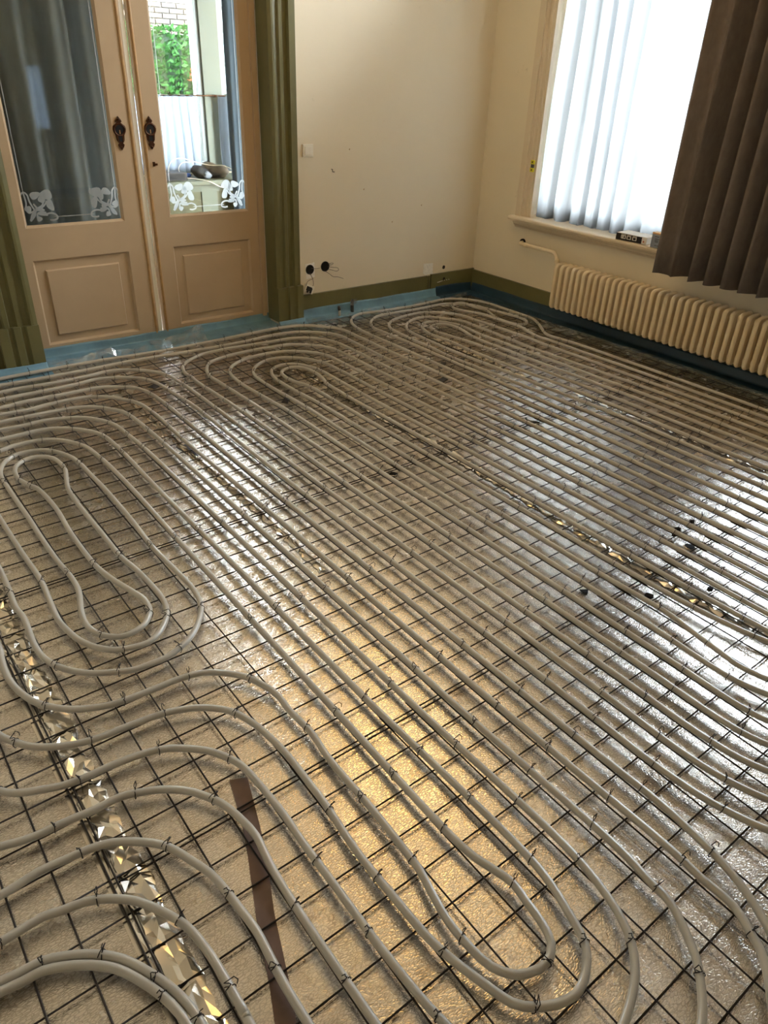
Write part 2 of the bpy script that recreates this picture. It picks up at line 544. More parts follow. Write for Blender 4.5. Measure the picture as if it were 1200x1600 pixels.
def etched_corner(pane, gx, gz, sgn, ytop):
    """an etched iris with looping stems in a lower corner of the pane; sgn mirrors it"""
    y0, y1 = DY0 + .0125, DY0 + .0140
    k, kv = .00062, .00052

    def T(px, py): return (gx + sgn * (px - 250) * k, gz + (778 - py) * kv)
    mb = MB()
    for cx, cy, rx, ry, ro in ((376, 462, 46, 36, .3), (474, 462, 56, 50, 0), (496, 565, 30, 62, .25), (432, 500, 30, 44, -.5), (398, 604, 42, 20, -.2),
                               (330, 668, 18, 58, -.6), (300, 596, 30, 34, 0), (420, 655, 40, 16, -.2), (380, 700, 24, 26, 0)):
        p = T(cx, cy)
        blob(mb, p[0], p[1], rx * k, ry * kv, ro * sgn, y0, y1)
    for st, wd in (([(255, 512), (256, 460), (285, 425), (312, 452), (322, 520), (342, 580), (350, 610), (300, 632), (280, 590), (292, 540), (284, 430)], 13),
                   ([(352, 545), (372, 590), (350, 640), (320, 690), (298, 712)], 15),
                   ([(372, 600), (430, 560), (440, 500)], 16), ([(395, 610), (450, 560), (470, 520)], 12),
                   ([(384, 640), (430, 655), (500, 650), (538, 676), (540, 706), (500, 722), (472, 716)], 14),
                   ([(366, 690), (372, 650), (400, 632), (450, 640)], 14)):
        ribbon(mb, smooth2([T(*q) for q in st]), wd * k, y0, y1)
    mb.build('etched_flower', 'etch', pane)
    ln = MB()
    xs = gx + sgn * 34 * k
    ribbon(ln, [(xs, gz + .17), (xs, ytop)], .0035, y0, y1)
    ln.build('etched_line', 'etch', pane)


def handle(door, cx, cz, mirror=1):
    h = .0875
    half = [(0, 1.0), (.16, .80), (.22, .70), (.13, .63), (.20, .58), (.38, .44), (.43, .26), (.40, .10), (.28, -.10), (.25, -.42), (.12, -.58), (.22, -.66), (.16, -.80), (0, -1.0)]
    out = [(cx + x * h, cz + z * h) for x, z in half] + [(cx - x * h, cz + z * h) for x, z in half[-2:0:-1]]
    o = MB().prism(out, 'y', DY0 - .007, DY0).build('recessed_handle', 'brass', door)
    ring = MB()
    pts = []
    for i in range(25):
        a = 2 * PI * i / 24
        pts.append((cx + .031 * math.cos(a), DY0 - .008, cz + .020 + .030 * math.sin(a)))
    ring.tube(pts, .0035, 6, False)
    ring.box(cx - .017, cx - .012, DY0 - .010, DY0 - .006, cz - .045, cz - .004)
    ring.box(cx + .012, cx + .017, DY0 - .010, DY0 - .006, cz - .045, cz - .004)
    for zz in (.072, -.074): ring.frombm(ball(cx, DY0 - .008, cz + zz, .007))
    ring.build('raised_rim', 'brass', o, 'auto')
    s = MB()
    s.prism([(cx + .024 * math.cos(a * PI / 8), cz + .020 + .024 * math.sin(a * PI / 8)) for a in range(16)], 'y', DY0 - .0078, DY0 - .0068)
    s.box(cx - .011, cx + .011, DY0 - .0078, DY0 - .0068, cz - .042, cz)
    s.build('finger_recess', 'slot', o)
    MB().box(cx - .003, cx + .003, DY0 - .0095, DY0 - .0075, cz - .002, cz + .018).build('latch_tongue', 'bead', o)
    return o


def ball(x, y, z, r, sub=2):
    bm = bmesh.new()
    bmesh.ops.create_icosphere(bm, subdivisions=sub, radius=r)
    for v in bm.verts: v.co += Vector((x, y, z))
    return bm


def door(name, x0, x1, gx0, gx1, hx, lead):
    d = struct(name, ((x0 + x1) / 2, DY0, 0))
    gz0, gz1, ztop, zb = .757, 2.22, 2.35, .045
    pz0, pz1 = .082, .580
    f = MB()
    f.box(x0, gx0, DY0, DY1, zb, ztop); f.box(gx1, x1, DY0, DY1, zb, ztop)          # stiles
    f.build('stile', 'door', d)
    MB().box(gx0, gx1, DY0, DY1, zb, pz0).build('bottom_rail', 'door', d)
    MB().box(gx0, gx1, DY0, DY1, pz1, gz0).build('lock_rail', 'door', d)
    MB().box(gx0, gx1, DY0, DY1, gz1, ztop).build('top_rail', 'door', d)
    # bead around the panel and the glass: a sloped frame
    def sloped(xa, xb, za, zb_, wd, y0, y1, nm):
        mb = MB()
        o = [(xa, za), (xb, za), (xb, zb_), (xa, zb_)]
        i = [(xa + wd, za + wd), (xb - wd, za + wd), (xb - wd, zb_ - wd), (xa + wd, zb_ - wd)]
        mb.add([(p[0], y0, p[1]) for p in o] + [(p[0], y1, p[1]) for p in i], [(k, (k + 1) % 4, (k + 1) % 4 + 4, k + 4) for k in range(4)])
        return mb.build(nm, 'door', d)
    sloped(gx0, gx1, gz0, gz1, .014, DY0 + .001, DY0 + .016, 'glazing_bead')
    sloped(gx0, gx1, pz0, pz1, .012, DY0 + .001, DY0 + .016, 'panel_bead')
    p = MB()
    p.box(gx0, gx1, DY0 + .015, DY1 - .005, pz0, pz1)
    rx0, rx1, rz0, rz1 = gx0 + .062, gx1 - .068, pz0 + .050, pz1 - .060
    sl = .007
    p.add([(rx0, DY0 + .015, rz0), (rx1, DY0 + .015, rz0), (rx1, DY0 + .015, rz1), (rx0, DY0 + .015, rz1),
           (rx0 + sl, DY0 + .004, rz0 + sl), (rx1 - sl, DY0 + .004, rz0 + sl), (rx1 - sl, DY0 + .004, rz1 - sl), (rx0 + sl, DY0 + .004, rz1 - sl)],
          [(0, 1, 5, 4), (1, 2, 6, 5), (2, 3, 7, 6), (3, 0, 4, 7), (4, 5, 6, 7)])
    p.build('raised_panel', 'door', d)
    pane = MB().box(gx0, gx1, DY0 + .0145, DY0 + .0185, gz0, gz1).build('pane', 'door_glass', d)
    etched_corner(pane, gx0 + .006, gz0 + .004, 1, gz1 - .03)
    etched_corner(pane, gx1 - .006, gz0 + .004, -1, gz1 - .03)
    ln = MB(); ribbon(ln, [(gx0 + .17, gz0 + .050), (gx1 - .17, gz0 + .050)], .004, DY0 + .0125, DY0 + .0140)
    ln.build('etched_line', 'etch', pane)
    # rounded bead along the meeting edge
    MB().tube([(lead, DY0 + .002, zb), (lead, DY0 + .002, ztop)], .009, 10).build('meeting_bead', 'bead', d, 'auto')
    handle(d, hx, 1.228)
    return d


d1 = door('door_1', .985, 1.768, 1.073, 1.640, 1.681, 1.752)
d2 = door('door_2', 1.812, 2.592, 1.928, 2.480, 1.863, 1.826)
kk = MB(); kk.box(1.858, 1.870, DY0 - .006, DY0, 1.050, 1.074); kk.box(1.866, 1.882, DY0 - .014, DY0 - .004, 1.055, 1.066)
kk.build('key_stub', 'brass', d2)
MB().box(2.545, 2.572, DY0 - .022, DY0, .05, 2.35).build('stop_batten', 'door', d2)
MB().box(1.769, 1.798, DY0 + .012, DY0 + .036, .045, 2.35).build('bright_gap_strip', 'white', d1)  # white strip added in the gap for the light of the bright slit

# ---------------------------------------------------------------- right-hand windows
def side_window(name, y0, y1, st=.09):
    wdw = struct(name, (XR, (y0 + y1) / 2, SZ))
    zt = 3.05  # height added out of view, clear above the net curtain, for more skylight
    # casing: outer and inner band with a quirk between
    for ya, yb in ((y1 - .004, y1 + .05), (y0 - .05, y0 + .004)):
        MB().box(XR - .028, XR + .001, ya, yb, SZ - .01, zt + .05).build('outer_casing', 'casing', wdw)
    if True:
        a = MB()
        a.prism([(XR - .018, y1 - .004), (XR - .018, y1 - .03), (XR - .012, y1 - .036), (XR - .012, y1 - .060), (XR - .004, y1 - .066), (XR - .004, y1 - .085), (XR + .03, y1 - .085), (XR + .03, y1 - .004)], 'z', SZ - .01, zt)
        a.build('inner_casing', 'casing', wdw)
        a = MB()
        a.prism([(XR - .018, y0 + .004), (XR - .018, y0 + .03), (XR - .012, y0 + .036), (XR - .012, y0 + .060), (XR - .004, y0 + .066), (XR - .004, y0 + .085), (XR + .03, y0 + .085), (XR + .03, y0 + .004)], 'z', SZ - .01, zt)
        a.build('inner_casing', 'casing', wdw)
    MB().box(XR - .028, XR + .001, y0 - .05, y1 + .05, zt, zt + .09).build('head_casing', 'casing', wdw)
    # sill board with rounded nose, apron moulding below
    nose = [(XR + .20, SZ), (XR - .068, SZ), (XR - .078, SZ - .006), (XR - .082, SZ - .017), (XR - .078, SZ - .028), (XR - .068, SZ - .034), (XR + .20, SZ - .034)]
    MB().prism(nose, 'y', y0 - .075, y1 + .072).build('sill_board', 'casing', wdw)
    ap = [(XR, SZ - .034), (XR - .045, SZ - .034), (XR - .045, SZ - .046), (XR - .036, SZ - .052), (XR - .030, SZ - .064), (XR - .016, SZ - .072), (XR - .012, SZ - .084), (XR, SZ - .084)]
    MB().prism(ap, 'y', y0 - .055, y1 + .050).build('sill_apron', 'casing', wdw)
    # sash in the wall thickness
    xs = XR + .20
    fr = MB()
    fr.box(xs, xs + .05, y0, y0 + st, SZ - .03, zt); fr.box(xs, xs + .05, y1 - st, y1, SZ - .03, zt)
    fr.box(xs, xs + .05, y0 + st, y1 - st, SZ - .03, SZ + .10); fr.box(xs, xs + .05, y0 + st, y1 - st, zt - .08, zt)
    fr.box(xs + .01, xs + .04, y0 + st, y1 - st, 2.20, 2.26)
    fr.build('sash', 'casing', wdw)
    MB().box(xs + .02, xs + .026, y0 + st, y1 - st, SZ + .10, zt - .08).build('pane', 'glass' if name == 'window_1' else 'dim_glass', wdw)
    return wdw


side_window('window_1', 2.44, 4.07)
side_window('window_2', 1.05, 1.80, .08)
w4 = struct('window_3', (3.16, YF, .72))
MB().box(3.06, 3.26, YF - .075, YF - .07, .72, 1.46).build('frosted_pane', 'half_sheer', w4)

# ---------------------------------------------------------------- the room behind the doors, garden
wall('floor_beyond_doors', [(-1.2, 6.0, 4.80, 7.7, -.12, -.01)], 'wood')
wall('ceiling_beyond_doors', [(-1.2, 6.0, 4.80, 7.7, 2.9, 3.0)], 'ceiling')
wall('wall_beyond_doors', [(-1.2, 2.1, 7.40, 7.6, 0, 2.9), (4.75, 6.0, 7.40, 7.6, 0, 2.9), (2.1, 4.75, 7.40, 7.6, 0, .64), (2.1, 4.75, 7.40, 7.6, 2.6, 2.9),
                           (-1.3, -1.2, 4.78, 7.6, 0, 2.9), (5.9, 6.0, 4.78, 7.6, 0, 2.9)])
w5 = struct('window_4', (3.4, 7.4, .64))
fr = MB()
fr.box(3.51, 3.78, 7.44, 7.56, .64, 2.6); fr.box(2.1, 4.75, 7.44, 7.56, 2.52, 2.6); fr.box(2.1, 4.75, 7.44, 7.56, .64, .74)
fr.box(2.1, 2.2, 7.44, 7.56, .64, 2.6); fr.box(4.65, 4.75, 7.44, 7.56, .64, 2.6)
fr.build('window_frame', 'post', w5)
MB().box(3.555, 3.735, 7.415, 7.44, .64, 2.6).build('post_board', 'sage', w5)
for a, b in ((2.2, 3.51), (3.78, 4.65)): MB().box(a, b, 7.50, 7.506, .74, 2.52).build('pane', 'glass', w5)
wall('ground', [(-12, 20, 7.8, 22, -.35, -.25), (5.2, 20, -10, 7.7, -.35, -.25), (-12, 5.1, -14, -2.6, -.35, -.25)], 'ground')

# ================================================================ FLOOR BUILD-UP
MESH_Z = .010
WIRE_R = .0024
ZP = .0245                      # pipe centre height
PIPE_R = .0098


def panel(x0, x1, label):
    y0, y1 = -1.6, 4.50
    def fn(u, v):
        x = x0 + (x1 - x0) * u; y = y0 + (y1 - y0) * v
        e = min(u, 1 - u) * (x1 - x0)
        z = .0016 * math.sin(3.1 * x + 2.2 * math.sin(1.7 * y)) * math.sin(2.3 * y + x) - .0022
        if e < .012: z -= .002 * (1 - e / .012)
        return (x, y, z)
    mb = MB().grid(max(8, int((x1 - x0) / .04)), 120, fn)
    # skirt and underside close the sheet
    nu = max(8, int((x1 - x0) / .04))
    n = len(mb.v)
    base = [(x0, y0, -.0195), (x1, y0, -.0195), (x1, y1, -.0195), (x0, y1, -.0195)]
    mb.v += base
    top = [0, nu, (nu + 1) * 121 - 1, (nu + 1) * 120]
    mb.f += [(n, n + 1, n + 2, n + 3)]
    for k in range(4): mb.f.append((top[k], top[(k + 1) % 4], n + (k + 1) % 4, n + k))
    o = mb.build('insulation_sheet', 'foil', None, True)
    o.data.set_sharp_from_angle(angle=math.radians(50))
    return tag(o, label, 'insulation', 'foil faced insulation sheets')


panels = [panel(XL + .02, .160, 'foil insulation sheet along the left edge of the floor, beyond the leftmost crumpled foil strip'),
          panel(.205, 1.2215, 'foil insulation sheet under the small pipe spiral on the left'),
          panel(1.222, 2.2495, 'foil insulation sheet in the middle of the floor with a round black hole'),
          panel(2.250, 3.3695, 'foil insulation sheet right of the middle, bright with window reflections and two black holes'),
          panel(3.370, 4.440, 'foil insulation sheet nearest the radiator, dark under it')]


def hole(par, x, y, r):
    mb = MB()
    n = 18
    rnd = [r * (1 + random.uniform(-.14, .16)) for _ in range(n)]
    mb.prism([(x + rnd[i] * math.cos(2 * PI * i / n), y + .9 * rnd[i] * math.sin(2 * PI * i / n)) for i in range(n)], 'z', -.0035, .0012)
    o = mb.build('drilled_hole', 'slot', par)
    rim = MB()
    pts = [(x + (rnd[i % n] + .003) * math.cos(2 * PI * i / n), y + .9 * (rnd[i % n] + .003) * math.sin(2 * PI * i / n), .0015 + random.uniform(0, .003)) for i in range(3, n - 2)]
    rim.tube(pts, .0022, 5)
    rim.build('torn_foil_rim', 'foil_tape', par, True)


hole(panels[2], 1.900, 2.302, .021)
hole(panels[3], 2.906, 2.330, .020)
hole(panels[3], 2.523, 1.147, .022)


def crumple(name, x0, x1, y0, y1, label, amp, seed, drift=0):
    rd = random.Random(seed)
    nu, nv = max(4, int((x1 - x0) / .014)), int((y1 - y0) / .024)
    g = [[rd.uniform(0, 1) for _ in range(nu + 1)] for _ in range(nv + 1)]
    def fn(u, v):
        i, j = round(u * nu), round(v * nv)
        edge = 0 < i < nu
        x = x0 + (x1 - x0) * u + drift * math.sin(v * 9 + seed) + rd.uniform(-.004, .004) + (0 if edge else rd.uniform(-.006, .006))
        y = y0 + (y1 - y0) * v + rd.uniform(-.006, .006)
        ridge = abs(math.sin(v * (y1 - y0) * 42 + 6 * g[j][0])) * .4
        z = .0006 + (amp * (g[j][i] ** 1.6 * .8 + ridge * .5) if edge else 0)
        return (x, y, z)
    mb = MB().grid(nu, nv, fn)
    # triangulate by splitting so every facet is flat
    fs = []
    for f in mb.f:
        if rd.random() < .5: fs += [(f[0], f[1], f[2]), (f[0], f[2], f[3])]
        else: fs += [(f[0], f[1], f[3]), (f[1], f[2], f[3])]
    mb.f = fs
    o = mb.build(name, 'foil_tape')
    return tag(o, label, 'foil tape', 'crumpled foil strips over the sheet joints')


crumple('foil_joint_strip', .158, .230, -.2, 2.6, 'wide crumpled shiny foil strip running down the lower left of the floor', .014, 3)
crumple('foil_joint_strip', 1.205, 1.236, 1.85, 4.0, 'thin wrinkled foil strip from the dark tape patch behind the left pipe loops', .007, 5, .004)
crumple('foil_joint_strip', 2.222, 2.285, .35, 3.9, 'long crumpled foil strip down the middle right of the floor', .011, 9, .016)
crumple('foil_joint_strip', 3.345, 3.392, 1.0, 3.7, 'crumpled foil strip nearest the radiator, inner of two', .009, 12, .014)
crumple('foil_joint_strip', 3.425, 3.450, 1.0, 2.5, 'narrow glinting foil strip nearest the radiator, outer of two', .007, 15, .008)
fl = MB().box(.140, .160, -.2, 2.3, -.004, .0012).build('aluminium_edge_strip', 'foil_tape')
tag(fl, 'flat smooth aluminium strip along the left side of the wide crumpled foil', 'strip')

# brown strip lying on the foil under the mesh
bs = [(.499, 1.214), (.541, 1.194), (.500, 1.060), (.474, .980), (.415, .840), (.368, .700), (.330, .600), (.285, .600), (.330, .712), (.376, .850), (.430, .985), (.462, 1.070)]
tag(MB().prism(bs, 'z', .0004, .0036).build('wooden_lath', 'brown_strip'), 'dull brown flat strip lying under the mesh at the bottom of the photo', 'strip')

# dark tape patches and chips
def patch(x, y, a, b, rot, label, group='dark tape patches on the foil'):
    mb = MB(); c, s = math.cos(rot), math.sin(rot)
    q = [(-a, -b), (a * .95, -b * 1.05), (a, b * .9), (-a * 1.02, b)]
    mb.prism([(x + u * c - v * s, y + u * s + v * c) for u, v in q], 'z', .0002, .0014)
    tag(mb.build('tape_patch', 'tape'), label, 'tape', group)


patch(1.432, 3.905, .050, .026, .5, 'dark tape patch between two pipes in front of the doors')
patch(1.230, 3.040, .026, .070, .2, 'dark tape patch where the thin foil strip ends left of centre')
patch(1.190, 4.470, .055, .022, .1, 'dark tape patch on the film in front of the left door')
patch(1.940, 3.320, .040, .018, .8, 'small dark tape patch inside the middle pipe spiral')
patch(3.075, 3.285, .045, .016, .6, 'dark smudged tape patch in front of the far corner spiral, left one')
patch(3.240, 3.285, .045, .014, .5, 'dark smudged tape patch in front of the far corner spiral, right one')
patch(2.905, 3.085, .045, .020, .4, 'dark smudged tape patch in front of the far corner spiral, nearest one')

for i, (x, y, r) in enumerate([(1.928, 1.201, .016), (2.104, 1.049, .017), (2.334, .941, .017), (2.707, 1.255, .014), (2.603, 1.257, .014), (2.553, 1.239, .013), (4.235, 4.24, .020), (2.949, 4.321, .020)]):
    mb = MB()
    n = 7
    pts = [(x + r * random.uniform(.6, 1.2) * math.cos(2 * PI * k / n + .3), y + r * random.uniform(.5, 1.1) * math.sin(2 * PI * k / n)) for k in range(n)]
    mb.prism(pts, 'z', .0004, .004)
    lab = ['black chip left of the long foil strip, nearer the left of two', 'black chip left of the long foil strip, beside a mesh crossing', 'black chip right of the long foil strip, nearest the viewer',
           'black chip behind the torn hole, farthest right of three', 'black chip behind the torn hole, middle of three', 'black chip behind the torn hole, nearest the hole',
           'black chip in the far corner inside the outer pipe', 'black chip in front of the pipe stubs at the back wall'][i]
    tag(mb.build('debris_chip', 'slot'), lab, 'debris', 'black chips on the foil')

# ---------------------------------------------------------------- steel mesh
def wire_mesh(label, xs, ys, x0, x1, y0, y1, dz=0):
    r = thing('steel_mesh', label, 'mesh', ((x0 + x1) / 2, (y0 + y1) / 2, 0), 'welded steel mesh sheets')
    ly = MB().tube([(0, y0, 0), (0, (y0 + y1) / 2, 0), (0, y1, 0)], WIRE_R, 6).mesh('long_wire', 'wire', True)
    lx = MB().tube([(x0, 0, 0), ((x0 + x1) / 2, 0, 0), (x1, 0, 0)], WIRE_R, 6).mesh('cross_wire', 'wire', True)
    for x in xs: obj('wire', ly, r, Matrix.Translation((x, 0, MESH_Z + .0024 + dz)) @ Matrix.Rotation(random.uniform(-.0007, .0007), 4, 'Z'))
    for y in ys: obj('wire', lx, r, Matrix.Translation((0, y, MESH_Z - .0024 + dz)) @ Matrix.Rotation(random.uniform(-.0007, .0007), 4, 'Z'))
    return r


WX = [.2502 + .0990 * j for j in range(-6, 42)]
R_ = lambda a, b: [v for v in WX if a < v < b]
Y_ = lambda a, b: [.02 + .1 * n for n in range(-6, 45) if a < .02 + .1 * n < b]
wire_mesh('dark steel mesh sheet at the back of the room in front of the doors', R_(-.4, 4.38), Y_(2.30, 4.42), -.45, 4.36, 2.29, 4.40)
wire_mesh('dark steel mesh sheet across the middle of the room', R_(.16, 4.38), [1.105] + Y_(1.12, 2.30) + [2.331], .165, 4.36, 1.08, 2.36, .003)
wire_mesh('dark steel mesh sheet at the bottom of the photo nearest the viewer', R_(.16, 4.38), Y_(-.5, 1.15), .165, 4.36, -.55, 1.15)
wire_mesh('dark steel mesh sheet along the lower left edge', [.163] + R_(-.5, .16), Y_(-.5, 2.32), -.5, .185, -.55, 2.34, .003)

